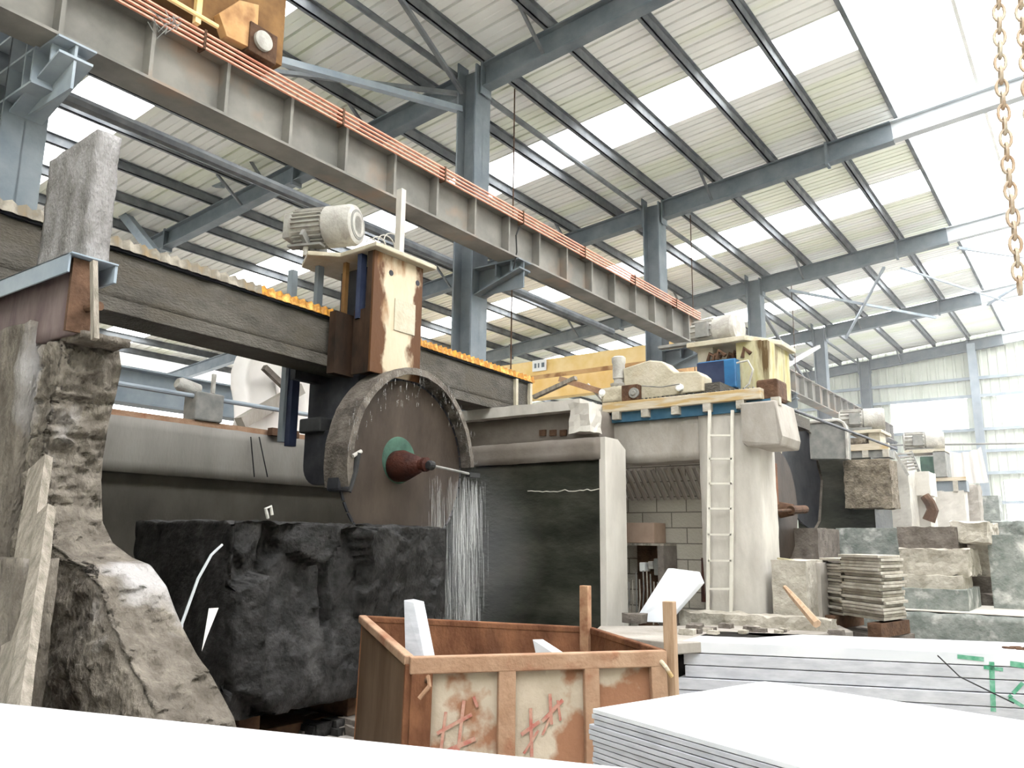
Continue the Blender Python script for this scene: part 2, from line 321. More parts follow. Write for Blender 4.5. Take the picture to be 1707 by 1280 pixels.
# ================================================================ STEEL FRAME
names = ['nearest frame, at the left edge', 'second frame, behind the big saw', 'third frame, beyond the runway girder', 'fourth frame, beside the far saw motor', 'fifth frame, small in the distance', 'end wall']
for i, y in enumerate(BY):
    t = thing('steel_column', (CX, y, 0), 'blue-grey steel H column of the '+names[i], 'column', 'steel columns along the runway girder')
    mb = MB(); ibeam(mb, (CX, y, 0), (CX, y, 9.75), .4, .42, .02, .03, up=(1, 0, 0)); mb.build('shaft', 'steel', t)
    # splice stubs at the top
    b = MB()
    for sx in (-.26, .26): b.box(CX+sx-.012, CX+sx+.012, y-.14, y+.14, 9.2, 9.95)
    b.build('end_plate', 'steel', t)
    # crane bracket
    b = MB(); b.box(CX+.18, -7.1, y-.012, y+.012, 5.62, 6.05)
    b.poly([(CX+.18, y-.15, 5.6), (CX+.18, y+.15, 5.6), (-7.08, y+.15, 5.9), (-7.08, y-.15, 5.9)], (0, 0, .025)); b.box(CX+.18, -7.08, y-.17, y+.17, 6.045, 6.065)
    for sx in (-7.55, -7.25): b.box(sx-.012, sx+.012, y-.15, y+.15, 5.85, 6.06)
    b.build('crane_bracket', 'steel_light' if i == 0 else 'steel', t)
    if i == 0:
        b = MB(); b.box(CX-.75, CX-.2, y-.14, y-.12, 5.7, 6.75)
        for z in (5.72, 6.06, 6.4, 6.75): b.box(CX-.9, CX+.75, y-.2, y-.0, z-.012, z+.012)
        for x in (CX-.75, CX-.4, CX+.2, CX+.55, CX+.72): b.box(x-.012, x+.012, y-.2, y, 5.72, 6.75)
        b.build('stiffened_bracket_plates', 'steel_light', t)
    # rafter
    r = MB(); x0, x1 = -33.9, 6
    segs = [(-34, CX-.26, .42), (CX+.26, -2.8, .45), (-2.8, 6, .42)]
    rt = thing('roof_rafter', (CX, y, 9.2), 'blue-grey roof rafter on the column of the '+names[i], 'rafter', 'roof rafters')
    for a, b_, h in segs[:2]:
        ibeam(r, (a, y, rz(a)-.22-h/2), (b_, y, rz(b_)-.22-h/2), .22, h, .02, .025)
    r.build('main_span', 'steel', rt)
    r2 = MB(); a, b_, h = segs[2]; ibeam(r2, (a, y, rz(a)-.22-h/2), (b_, y, rz(b_)-.22-h/2), .22, h, .02, .025); r2.build('span_below_roof_light', 'steel_glare', rt)
    for a in (-17.6, -12.9, -4.1, 1.2):
        zc = rz(a)-.45; MB().box(a-.03, a+.03, y-.12, y+.12, zc-.27, zc+.26).build('splice_plate', 'steel', rt)
    # knee struts to the purlins
    for a in (-14.6, -10.6, -6.7):
        MB().bar((a, y-.05, rz(a)-.62), (a, y-.75, rz(a)-.12), .05, .05).build('knee_brace', 'purlin', rt)
pl = None
for k in range(19):
    x = -4.0-1.3*k+(.0 if k < 4 else .0)
    z = rz(x)-.11; mb = MB(); mb.box(x-.012, x+.012, -3, 38.1, z-.1, z+.1); mb.box(x-.07, x+.012, -3, 38.1, z-.1, z-.085); mb.box(x-.012, x+.07, -3, 38.1, z+.085, z+.1)
    tag(mb.build('roof_purlin', 'purlin'), 'long grey steel purlin running under the corrugated roof sheets', 'purlin', 'roof purlins')
for k, x in enumerate((-1.2, .6, 2.4)):  # white colour stands in for the glare on these purlins
    z = rz(x)-.1; tag(MB().box(x-.03, x+.03, -3, 38.1, z-.08, z+.08).build('roof_purlin', 'white'), 'purlin coloured white for the glare of the translucent roof light', 'purlin', 'purlins of the roof light')
# ties between columns and other bracing
def rod(name, p0, p1, r, m, label, cat, group=None): return tag(MB().tube([p0, p1], r, 8).build(name, m), label, cat, group)
rod('tie_tube', (-8.5, -2, 9.72), (-8.5, 38, 9.72), .055, 'purlin', 'round grey tie tube running along the column heads', 'tube')
rod('tie_tube', (-9.4, 2, 6.75), (-9.4, 17, 6.75), .085, 'purlin', 'thick grey tube running behind the runway girder towards the big motor', 'tube')
rod('tie_tube', (-4.05, 24.2, 9.4), (-2.0, 30.8, 9.7), .035, 'steel_light', 'thin diagonal roof brace rising towards the roof light', 'brace', 'diagonal roof braces')
def angle(p0, p1, label, m='purlin', wdt=.07, grp='diagonal roof braces'): return tag(MB().bar(p0, p1, wdt, wdt).build('roof_brace', m), label, 'brace', grp)
angle((-8.4, 9.9, 9.35), (-12.5, 3.5, 8.6), 'grey angle brace running left from the second column head')
angle((-8.4, 9.9, 9.05), (-10.8, 3.5, 8.6), 'pale angle brace just below the grey one at the second column head', 'steel_light', .11)
angle((-8.3, 9.8, 9.3), (-7.2, 5.5, 9.95), 'dark strut rising from the second column head to the roof')
angle(at(378, 205, 'y', 9.2), at(434, 294, 'y', 9.7), 'inclined strut between roof and thick tube, left of the girder')
angle(at(188, 297, 'y', 9.2), at(372, 308, 'y', 9.7), 'pale brace lying level under the left roof sheets', 'steel_light', .12)
angle(at(176, 318, 'y', 9.0), at(272, 440, 'y', 9.4), 'wide pale diagonal brace above the corrugated beam cover', 'steel_light', .2)
angle((-4.5, 24.2, 9.5), (-7.2, 30.8, 9.2), 'roof brace crossing the sheets left of the roof light, far bays', 'steel_light')
angle((-7.2, 24.2, 9.3), (-4.2, 30.8, 9.5), 'roof brace crossing the other way left of the roof light, far bays', 'steel_light')
angle((-2.6, 24.2, 9.7), (1.6, 30.8, 10.0), 'roof brace under the roof light, rising to the right', 'steel_light')
angle((1.6, 24.2, 10.0), (-2.6, 30.8, 9.7), 'roof brace under the roof light, rising to the left', 'steel_light')
angle((-8.2, 24.2, 9.0), (-8.2, 30.8, 6.6), 'long inclined brace between the fourth and fifth column', 'purlin', .09)
angle((-8.2, 24.2, 6.6), (-8.2, 30.8, 9.0), 'pale crossing brace between the fourth and fifth column', 'white', .12)
for k, x in enumerate((-3.95, 2.0)):
    mb = MB(); ibeam(mb, (x, WY-.35, 0), (x, WY-.35, 9.6+.09*(x+8.2)), .3, .3, .02, .02, up=(0, 1, 0))
    tag(mb.build('wind_column', 'steel_light'), ['slim grey steel post standing against the end wall', 'grey end wall post right of the bright window'][k], 'column')

# ---------------------------------------------------------------- crane runway girder
GX, GZ0, GZ1 = -7.3, 6.1, 6.72
g = thing('crane_girder', (GX, 0, GZ0), 'long dusty steel crane runway girder crossing the hall from upper left', 'girder')
mb = MB(); mb.box(GX-.008, GX+.008, -3, 38, GZ0, GZ1); mb.box(GX-.19, GX+.19, -3, 38, GZ0-.03, GZ0); mb.box(GX-.19, GX+.15, -3, 38, GZ1, GZ1+.025)
mb.build('beam', 'girder', g)
y = 3.72-.85*4
while y < 37.8:
    MB().box(GX+.008, GX+.15, y-.02, y+.02, GZ0, GZ1).build('stiffener', 'girder', g)
    y += .85
for k in range(4):
    z = 6.66+.055*k; tag(MB().tube([(GX+.24, -3, z), (GX+.24, 16.9, z)], .017, 6).build('conductor_bar', 'copper'), 'thin red copper conductor bar fixed along the top of the runway girder', 'bar', 'copper conductor bars')
y = .4
while y < 17: tag(MB().box(GX+.15, GX+.262, y-.014, y+.014, 6.635, 6.855).build('conductor_hanger', 'rust_dark'), 'small dark insulator holding the copper conductor bars on the girder', 'bracket', 'conductor hangers'); y += 1.9
tag(MB().box(GX-.04, GX+.04, -3, 38, GZ1+.025, GZ1+.1).build('crane_rail', 'rust_dark'), 'dark rusty crane rail on top of the runway girder', 'rail')
tag(MB().tube([(GX+.18, 9.9, 6.6), (GX+.22, 9.75, 6.4), (GX+.2, 9.8, 6.15), (GX+.1, 9.85, 5.9)], .012).build('cable', 'rubber'), 'black cable hanging over the girder beside the second column', 'cable')
for k, (x, y, z0, z1) in enumerate([(-8.0, 10.9, 3.9, 6.1), (-7.8, 18.2, 4.0, 6.4), (-7.4, 25, 4.2, 6.3)]):
    rod('hanging_rod', (x, y, z0), (x+.02, y, rz(x)-.2), .012, 'rust_dark', ['thin rod hanging right of the second column', 'thin rod hanging by the third column', 'thin rod hanging behind the far saw motor'][k], 'rod', 'thin hanging rods')
# crane end carriage at the top left
c = thing('crane_end_carriage', (-7.3, 4.4, 6.8), 'orange travelling crane end carriage on the runway girder, top left', 'crane')
MB().box(-7.5, -7.1, 2.6, 5.2, 6.98, 8.2).build('carriage_box', 'crane_brown', c, .01)
MB().poly([at(365, 22, 'x', -7.0), at(400, 0, 'x', -7.0), at(432, 8, 'x', -7.0), at(428, 85, 'x', -7.0), at(378, 60, 'x', -7.0)], (-.12, 0, 0)).build('cover_plate', 'orange_paint', c, .006)
a = at(440, 68, 'x', -6.95)
MB().box(-7.2, -6.98, a.y-.16, a.y+.2, a.z-.18, a.z+.17).build('buffer_housing', 'rust_dark', c, .01)
MB().lathe((-6.98, a.y, a.z), (1, 0, 0), [(0, .11), (.04, .11), (.05, .09)], 24).build('buffer_disc', 'motor', c, smooth='auto')
MB().lathe((-7.3, 4.9, 6.93), (1, 0, 0), [(-.06, .14), (-.05, .16), (.05, .16), (.06, .14)], 24).build('wheel', 'rust_dark', c, smooth='auto')
MB().lathe((-7.3, 3.5, 6.93), (1, 0, 0), [(-.06, .14), (-.05, .16), (.05, .16), (.06, .14)], 24).build('wheel', 'rust_dark', c, smooth='auto')
MB().tube([(-7.0, 3.2, 6.93), (-7.0, 4.3, 6.93)], .025).build('collector_bar', 'crane_yellow', c)
MB().box(-7.06, -7.0, 4.05, 4.11, 6.85, 8.2).build('collector_post', 'crane_yellow', c)
wr = MB(); random.seed(3)
for k in range(9):
    p = at(245+random.random()*45, 15+random.random()*25, 'x', -6.95); q = at(255+random.random()*55, 20+random.random()*35, 'x', -6.93)
    m_ = (p+q)/2-Vector((0, 0, .03+random.random()*.14)); wr.tube([p, (p+m_)/2+Vector((.02, 0, -.02)), m_, (q+m_)/2, q], .005, 5)
wr.build('wiring', 'motor_dark', c)
MB().box(-8.2, -7.0, 3.9, 4.5, 7.5, 8.1).build('bridge_girder_end', 'crane_brown', c)
# yellow bridge crane in the neighbouring hall
c = thing('bridge_crane', (-15, 20, 6.3), 'yellow overhead bridge crane behind the saw beams', 'crane')
MB().box(-24, -8.75, 19.9, 20.3, 6.62, 7.08).build('front_girder', 'crane_yellow', c)
MB().box(-24, -8.75, 21.3, 21.7, 6.2, 6.85).build('rear_girder', 'crane_yellow', c)
MB().box(-24, -8.6, 19.86, 19.9, 6.5, 6.62).build('lower_flange', 'orange_paint', c)
MB().box(-9.1, -8.75, 19.4, 22.2, 6.15, 6.6).build('end_carriage', 'orange_paint', c)
p = at(888, 607, 'y', 19.85); MB().box(p.x-.0, p.x+.5, 19.83, 19.86, p.z-.24, p.z+.1).build('load_plate', 'white', c)
mb = MB()
for k, wd in enumerate((.07, .05, .1)): mb.box(p.x+.08+.13*k, p.x+.08+.13*k+wd, 19.82, 19.83, p.z-.14, p.z-.0)
mb.build('load_mark', 'steel', c)
# neighbouring crane girder and columns seen under the saw beam
for k, (x, y) in enumerate([(-14.2, 9.6), (-14.2, 17)]):
    mb = MB(); ibeam(mb, (x, y, 0), (x, y, 8.6), .42, .42, .03, .03)
    tag(mb.build('inner_column', 'steel'), ['grey steel column seen under the saw beam, left', 'grey steel column further back under the saw beam'][k], 'column', 'columns of the neighbouring bay')
mb = MB(); ibeam(mb, (-13.0, -3, 4.15), (-13.0, 37, 4.15), .4, .6, .02, .03); 
tag(mb.build('inner_girder', 'steel_light'), 'pale crane girder seen through the gap under the saw beam', 'girder')
mb = MB(); ibeam(mb, (-24, 22, 4.9), (-8.4, 22, 5.4), .3, .6, .02, .03)
tag(mb.build('cross_girder', 'steel'), 'blue-grey cross girder behind the second column', 'girder')

# ================================================================ CONCRETE SAW BAYS
# left: broken slurry-covered pier that carries the near end of the big saw
LY = 2.4
outline = [(210, 545, 0), (190, 560, 0), (197, 610, 0), (188, 655, 0), (176, 700, 0), (166, 760, 0), (163, 800, 0), (165, 870, 0), (182, 905, 0), (215, 930, 0), (245, 942, 0), (272, 978, 0), (284, 1012, 0), (300, 1050, 0), (322, 1092, 0), (348, 1130, 0), (385, 1200, 0), (400, 1260, 0)]
prof = [(at(a, b, 'y', LY+.36).z, at(a, b, 'y', LY+.36).x-.03) for a, b, _ in outline]
prof = sorted(prof); prof = [(-.01, prof[0][1]+.25), (.4, prof[0][1]+.12)]+prof
def xr(z):
    for (a, b), (c, d) in zip(prof, prof[1:]):
        if a <= z <= c: return b+(d-b)*(z-a)/(c-a+1e-9)
    return prof[-1][1] if z > prof[-1][0] else prof[0][1]
def pier(name, x0, fx1, y0, y1, z1, seed, groove=True, flare=True):
    mb = MB(); nu, nz, nd = 110, 210, 16; rows = []
    X0 = x0
    for k in range(nz+1):
        z = z1*k/nz; X1 = fx1(z); ring = []
        bulge = max(0, (1.9-z))*.07 if flare else 0
        pts = [(X0+(X1-X0)*i/nu, y0) for i in range(nu)]+[(X1, y0+(y1-y0)*i/nd) for i in range(nd)]+[(X1+(X0-X1)*i/6, y1) for i in range(6)]
        for j, (x, y) in enumerate(pts):
            q = Vector((x, y, z)); n1 = noise.fractal(q*4+Vector((seed, 0, 0)), 1, 2, 5)*.035+noise.noise(q*14)*.012+noise.noise(q*30)*.012+noise.noise(q*60)*.007
            g = 0
            if groove:
                ph = (z+noise.noise(Vector((x*2, seed, z)))*.05) % .235
                if ph < .022 and z > 1.72: g = -.03*max(0, min(1, .6+1.5*noise.noise(Vector((x*5, seed, z*3)))))
                if z < 1.72: n1 += .05*noise.ridged_multi_fractal(q*2.2, 1, 2, 4, 1, 1)-.05
            u = min(1, (X1-x)/.08) if j < nu else 1
            if j < nu: ring.append(Vector((x+noise.noise(q*9)*.012, y-bulge*(1-abs((x-X0)/(X1-X0+.01)-.2))-n1-g+.05*(1-u)**2, z)))
            elif j < nu+nd: ring.append(Vector((x+n1+g+noise.noise(q*15)*.025+noise.noise(q*34)*.018+(.035*noise.ridged_multi_fractal(q*5, 1, 2, 3, 1, 1)-.03), y, z)))
            else: ring.append(Vector((x, y, z)))
        rows.append(ring)
    m = len(rows[0]); vs = [p for r in rows for p in r]; fs = []
    for k in range(nz):
        for j in range(m): fs.append((k*m+j, k*m+(j+1) % m, (k+1)*m+(j+1) % m, (k+1)*m+j))
    fs.append(tuple(range(m))); fs.append(tuple(nz*m+j for j in range(m)))
    return mb.add(vs, fs).build(name, 'slurry', smooth=True)
zt = at(150, 552, 'y', LY).z
o = pier('broken_concrete_pier', at(62, 600, 'y', LY).x, xr, LY, LY+.4, zt, 3)
tag(o, 'rough slurry-crusted concrete pier with a broken sloping foot, left', 'pier')
xl = at(62, 600, 'y', LY).x
o = tag(MB().rough(-7.5, xl-.05, LY-.05, LY+.45, 0, zt+.17, step=.05, amp=.02, freq=5, seed=4).build('concrete_wall', 'slurry', smooth=True), 'slurry-covered wall at the left picture edge beside the broken pier', 'wall')
tag(MB().rough(at(85, 500, 'y', LY).x, at(135, 500, 'y', LY).x, LY+.04, LY+.35, zt-.01, at(116, 420, 'y', LY-.1).z-.49, step=.05, amp=.02).build('mortar_lump', 'slurry', smooth=True), 'small crumbling mortar pad under the rusty rail box', 'mortar')
# left rail cap
rx1 = at(116, 420, 'y', LY-.1).x; rz1 = at(116, 420, 'y', LY-.1).z
t = thing('saw_rail_end', (rx1, LY, rz1-.5), 'blue-grey steel rail cap over a rusty box, on the left pier', 'rail')
re_ = at(198, 436, 'x', rx1+.02).y
mb = MB(); mb.box(-8, rx1, LY-.1, LY-.085, rz1-.13, rz1); mb.box(-8, rx1+.03, LY-.1, re_, rz1-.012, rz1); mb.box(-8, rx1+.02, re_-.02, re_, rz1-.13, rz1)
mb.build('channel_cap', 'steel_light', t, .003)
MB().rough(-8, rx1-.04, LY+.0, re_-.1, rz1-.5, rz1-.03, step=.08, amp=.006).build('rusty_box', 'rust_purple', t, smooth=True)
MB().box(rx1-.05, rx1-.02, LY-.06, re_-.12, rz1-.5, rz1-.02).build('end_plate', 'rust_dark', t)
MB().tube([(rx1-.03, re_-.15, rz1-.33), (rx1+.1, re_-.13, rz1-.33)], .03, 10).build('pin', 'rust_dark', t)
a = at(157, 436, 'y', LY-.12); b = at(160, 552, 'y', LY-.12)
tag(MB().bar((b.x, LY-.12, b.z-.05), (a.x-.005, LY-.12, a.z), .04, .03, (0, 1, 0)).build('wooden_prop', 'wood_grey'), 'short wooden prop wedged between the pier and the rail cap', 'prop')
# tall standing slab
a = at(84, 268, 'y', LY+.05); b = at(159, 250, 'y', LY+.05)
def slabfn(p, u): return Vector((0, 0, .05*(u[0]) if u[2] > .9 else 0))
yb = at(187, 260, 'x', b.x).y
o = MB().rough(a.x, b.x, LY+.05, max(yb, LY+.22), rz1, a.z, step=.045, amp=.012, freq=8, seed=9, fn=slabfn).build('standing_slab', 'slurry_grey', smooth=True)
tag(o, 'tall slurry-caked concrete slab standing upright on the left rail', 'slab')
# boards leaning on the pier
for k, (p0, p1, wd, lb) in enumerate([((68, 772), (8, 1190), .17, 'widest'), ((78, 852), (30, 1180), .1, 'narrow'), ]):
    a = at(*p0, 'y', 2.22-.1*k); b = at(*p1, 'y', 1.9-.12*k)
    mb = MB().rough(-wd/2, wd/2, -.025, .025, 0, 1, step=.06, amp=.006, freq=7, seed=k)
    d = (a-b); zx = d.normalized(); xx = Vector((1, 0, 0)); xx = (xx-zx*xx.dot(zx)).normalized(); yy = zx.cross(xx)
    L_ = d.length+.5; b2 = a-zx*L_
    mb.xf(Matrix(((xx.x, yy.x, zx.x*L_, b2.x), (xx.y, yy.y, zx.y*L_, b2.y), (xx.z, yy.z, zx.z*L_, b2.z), (0, 0, 0, 1))))
    tag(mb.build('leaning_board', 'wood_grey'), ['wide mud-caked board leaning against the left pier', 'narrow split board leaning in front of the wide one'][k], 'board', 'boards leaning on the pier')
a = at(0, 925, 'y', 2.0); b = at(38, 1120, 'y', 2.0)
tag(MB().rough(a.x-.2, b.x-.08, 1.95, 2.15, 0, at(10, 930, 'y', 2).z, step=.05, amp=.015, seed=7).build('rough_stone', 'slurry', smooth=True), 'grey mud-covered stone at the left edge behind the boards', 'stone')
# rear side wall of the bay (runs along the hall)
t = thing('bay_side_wall', (-9.3, 6, 0), 'long concrete bay wall with a pale upper band behind the granite block', 'wall')
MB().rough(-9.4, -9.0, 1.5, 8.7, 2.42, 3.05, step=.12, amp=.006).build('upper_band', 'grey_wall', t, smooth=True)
MB().box(-9.4, -9.14, 1.5, 8.7, 0, 2.42).build('lower_wall', 'grey_wall_dark', t)
MB().box(-9.4, -9.02, 1.5, 8.7, 3.05, 3.12).build('rusty_cap', 'bin_pale_rust', t)
rod('guide_pipe', (-9.05, 1.6, 3.42), (-9.05, 8.4, 3.42), .03, 'steel_light', 'grey guide pipe running above the bay side wall', 'pipe')
p = at(345, 675, 'x', -9.05)
t = thing('drive_unit', (-9.05, p.y, 3.12), 'small dusty drive unit sitting on the pipe above the side wall', 'motor')
MB().box(-9.25, -8.98, p.y-.2, p.y+.2, 3.12, 3.48).build('gearbox', 'motor_dark', t, .02)
MB().lathe((-9.12, p.y-.1, 3.5), (0, -1, .2), [(0, .09), (.25, .09), (.3, .06)], 16).build('motor_body', 'motor', t, smooth='auto')
MB().tube([(-9.1, p.y+.1, 3.5), (-9.1, p.y+.1, 3.75)], .03).build('stub', 'motor', t)
for k, (px, py) in enumerate([(195, 0), (300, 0)]): pass
p = at(440, 650, 'x', -9.8)
cl = MB(); n = 14; vs = []
for i in range(n+1):
    for j in range(7):
        yy = 6.75+1.9*i/n; zz = 3.1+1.35*j/6
        if j == 6: yy = max(yy, 7.0)
        vs.append((-9.8+math.sin(i*1.6)*.05*(1+.3*j)+.02*noise.noise(Vector((i, j, 0))), yy+.06*math.sin(j*1.3), zz+(.25 if j == 6 and i > 8 else 0)))
cl.add(vs, [(i*7+j, (i+1)*7+j, (i+1)*7+j+1, i*7+j+1) for i in range(n) for j in range(6)])
cl.add([v+Vector((-.012, 0, 0)) for v in cl.v], [tuple(reversed(f)) for f in cl.f])
tag(cl.build('hanging_sheet', 'cloth', smooth=True), 'white cloth sheet hanging behind the bay wall left of the saw', 'cloth')
angle(at(400, 705, 'x', -9.6), at(500, 648, 'x', -9.6), 'beige diagonal brace rising in front of the white sheet', 'concrete', .16, 'braces behind the bay wall')
angle(at(440, 612, 'x', -9.6), at(490, 660, 'x', -9.6), 'brown brace dropping in front of the white sheet', 'brown_stone', .08, 'braces behind the bay wall')
a = at(492, 735, 'x', -8.98)
tag(MB().box(-9.0, -8.9, a.y-.45, a.y, a.z+.03, a.z+.13).build('clamp_block', 'rust_dark'), 'dark block fixed to the wall top left of the saw column', 'block')
for k, (xa, xb) in enumerate([(418, 424), (432, 446)]):
    a = at(xa, 728, 'x', -8.96); b = at(xb, 795, 'x', -8.96)
    tag(MB().tube([a, b], .008, 5).build('dark_rope', 'rubber'), ['thin dark rope hanging on the pale wall band', 'second dark rope with a knot on the pale wall band'][k], 'rope')
# right cross wall of the bay
FY = 8.6
t = thing('bay_cross_wall', (-6.6, FY, 0), 'thick concrete bay wall with brown cap and dark wet face behind the saw', 'wall')
MB().rough(-9.0, -4.93, FY+.02, FY+.5, 0, 2.68, step=.1, amp=.01, freq=2.2).build('wet_face', 'wet_wall', t, smooth=True)
MB().rough(-9.0, -4.93, FY-.04, FY+.5, 2.68, 2.95, step=.1, amp=.008).build('cap', 'concrete_cap', t, smooth=True)
a = at(1040, 900, 'x', -4.86)
mb = MB(); mb.poly([(-4.95, FY-.02, 0), (-4.95, FY-.02, 2.95), (-4.95, FY+.3, 2.95), (-4.95, FY+.5, 2.84), (-4.95, FY+.5, 0)], (.09, 0, 0))
mb.build('lit_end_face', 'concrete_pale', t, .006)  # pale colour carries the bright light falling on this end
ck = MB(); px = 880
pts = []
for k in range(22): px = 880+k*6.2; pts.append(Vector((at(px, 820, 'y', FY-.0).x, FY-.006, at(px, 819+random.uniform(-2, 2)-k*.15, 'y', FY).z)))
ck.tube(pts, .006, 4).build('crack_line', 'concrete_pale', t)
t = thing('rail_wall', (-6.9, 8.95, 2.95), 'stepped concrete ledge carrying the saw rail above the cross wall', 'wall')
MB().rough(-9.0, -5.2, 8.98, 9.6, 2.95, 3.36, step=.1, amp=.006).build('ledge', 'concrete_cap', t, smooth=True)
MB().rough(-9.0, -5.35, 8.8, 9.6, 3.36, 3.5, step=.1, amp=.01, freq=6).build('bearing_slab', 'concrete_pale', t)
for k in range(3):  # raised dark boxes stand in for the shade inside slots
    a = at(900+k*17, 722, 'y', 8.97); MB().box(a.x, a.x+.1, 8.95, 8.985, a.z-.04, a.z+.04).build('slot_shade', 'rust_dark', t)
MB().rough(-5.45, -5.15, 8.7, 9.0, 3.05, 3.42, step=.075, amp=.03, freq=7, seed=5).build('broken_corner', 'concrete_pale', t)
# lintel, pillar and block wall behind the ladder
o = tag(MB().rough(-5.3, -3.9, 9.42, 9.85, 2.7, 3.24, step=.12, amp=.006, seed=2).build('concrete_lintel', 'concrete', smooth=True), 'grey concrete lintel spanning from the lit wall end to the ladder pillar', 'lintel')
pil = thing('concrete_pillar', (-3.55, 9.6, 0), 'pale concrete pillar behind the white ladder', 'pillar')
px1 = at(1268, 850, 'y', 9.4).x
MB().rough(-4.0, px1, 9.4, 10.0, 0, 3.3, step=.12, amp=.008, seed=6).build('shaft', 'concrete_pale', pil, smooth=True)
MB().poly([(px1-.12, 9.2, 3.32), (px1-.12, 9.2, 2.86), (px1-.08, 9.25, 2.8), (px1+.32, 9.25, 2.8), (px1+.36, 9.2, 2.9), (px1+.3, 9.2, 3.32)], (0, .7, 0)).build('corbel', 'concrete', pil, .02)
tag(MB().box(-5.6, -3.95, 10.35, 10.55, 0, 2.9).build('block_wall', 'brick_blocks'), 'wall of pale concrete blocks under the lintel', 'wall')
mb = MB()
for k in range(16): mb.tube([(-5.5+.1*k, 10.3, 2.28), (-5.5+.1*k, 9.9, 2.66)], .03, 6)
stuff_ = tag(mb.build('corrugated_soffit_sheet', 'concrete'), 'corrugated sheet tucked under the lintel above the block wall', 'sheet')
# switch cabinet
a = at(1043, 905, 'y', 9.95); b = at(1112, 1035, 'y', 9.95)
t = thing('switch_cabinet', ((a.x+b.x)/2, 9.95, 0), 'open wooden switch cabinet with meters and wires against the block wall', 'cabinet')
MB().box(a.x, b.x, 9.9, 10.3, a.z-.03, a.z).build('roof_board', 'wood_grey', t)
MB().box(b.x-.09, b.x, 9.9, 10.3, 0, a.z-.03).build('side_board', 'brown_stone', t)
MB().box(a.x, b.x-.09, 10.28, 10.3, .2, a.z-.03).build('back_board', 'rust_dark', t)
for k, (px, py, wd, hh, m_) in enumerate([(1070, 945, .08, .12, 'white'), (1084, 942, .07, .1, 'motor'), (1097, 945, .13, .22, 'motor_dark')]):
    q = at(px, py, 'y', 10.1); MB().box(q.x-wd/2, q.x+wd/2, 10.1, 10.28, q.z-hh/2, q.z+hh/2).build('meter_box', m_, t, .01)
for k in range(9):
    q = at(1048+k*6, 950+random.random()*20, 'y', 10.05); MB().tube([q, q+Vector((.02, -.03, -.25)), q+Vector((-.04+.02*(k % 3), 0, -.5-.1*random.random()))], .01, 5).build('wire', 'pale_stone' if k % 2 else 'motor_dark', t)
q = at(1070, 893, 'y', 10.0); tag(MB().box(q.x-.25, q.x+.22, 9.92, 10.28, a.z, a.z+.27).build('wooden_box', 'pink_case', bevel=.01), 'brown box standing on top of the switch cabinet', 'box')
q = at(1172, 980, 'y', 9.33); tag(MB().tube([(q.x, 9.33, q.z-.16), (q.x, 9.33, q.z+.1), (q.x, 9.33, q.z+.16), (q.x, 9.33, q.z+.35)], .028, 8, .01).build('red_tool', 'hub'), 'small red-brown tool hanging just left of the ladder', 'tool')
# ladder
t = thing('steel_ladder', (-3.65, 9.3, 0), 'white painted steel ladder leaning on the concrete pillar', 'ladder')
tl, tr = at(1183, 690, 'y', 9.28), at(1221, 690, 'y', 9.28); bl, br = at(1180, 1020, 'y', 9.28), at(1219, 1020, 'y', 9.28)
for p, q in ((tl, bl), (tr, br)):
    d = (p-q); MB().bar(q-d*(.9/d.z), p+d*.02, .035, .03, (0, 1, 0)).build('rail', 'ladder_paint', t)
for py in (727, 767, 809, 851, 894, 937, 983, 1026):
    f = (py-690)/330; MB().bar(tl.lerp(bl, f), tr.lerp(br, f), .03, .022).build('rung', 'ladder_paint', t)
# ---- saw rail on the right side
t = thing('saw_rail', (-4.2, 9.6, 3.3), 'long pale timber-edged saw rail on a blue beam above the lintel', 'rail')
re1 = at(1268, 650, 'y', 9.3).x
MB().box(-5.3, re1, 9.28, 9.42, 3.37, 3.5).build('edge_timber', 'wood_pale', t, .008)
MB().box(-5.3, re1+.1, 9.36, 9.95, 3.24, 3.37).build('blue_beam', 'blue_beam', t)
for k in range(6): 
    x = -5.15+.42*k; MB().box(x, x+.1, 9.28, 9.36, 3.27, 3.37).build('packing_block', 'pale_stone', t)
mb = MB(); x = -9.0
zz = []
while x < re1: zz += [(x, 3.5), (x+.03, 3.56)]; x += .06
mb.poly([(p[0], 9.5, p[1]) for p in zz]+[(re1, 9.5, 3.46), (-9.0, 9.5, 3.46)], (0, .35, 0)).build('bellows_cover', 'bellows_black', t)
MB().box(re1-.1, re1+.16, 9.42, 9.8, 3.36, 3.62).build('end_stop', 'rust_dark', t, .03)
rod('lubrication_pipe', (re1+.1, 9.5, 3.33), (re1+.35, 15, 3.3), .02, 'dark_steel', 'dark pipe running back from the end of the saw rail', 'pipe')

# ================================================================ BIG SAW
SA = math.radians(3.8); sdir = Vector((-math.sin(SA), math.cos(SA), 0)); snrm = Vector((math.cos(SA), math.sin(SA), 0))
SP = Vector((-6.36, 2.5, 3.5))       # front lower edge of the beam at the left end
def sp(s_, n_, z_): return SP+sdir*s_+snrm*n_+Vector((0, 0, z_-3.5))
t = thing('saw_beam', tuple(SP), 'long mud-caked steel cross beam of the big stone saw', 'beam')
L1 = 7.45
def hx(mb, s0, s1, n0, n1, z0, z1): return mb.hexa(sp(s0, n0, z0), sp(s1, n0, z0), sp(s1, n1, z0), sp(s0, n1, z0), (0, 0, z1-z0))
mb = MB().rough(-1.6, L1, -.42, -.05, 3.62, 4.03, step=.07, amp=.012, freq=7, seed=3)
mb.v = [sp(v.x, v.y, v.z) for v in mb.v]; mb.build('box_girder', 'saw_paint', t, smooth=True)
hx(MB(), -1.6, L1, -.45, 0, 3.5, 3.62).build('bottom_flange', 'saw_paint', t, .006)
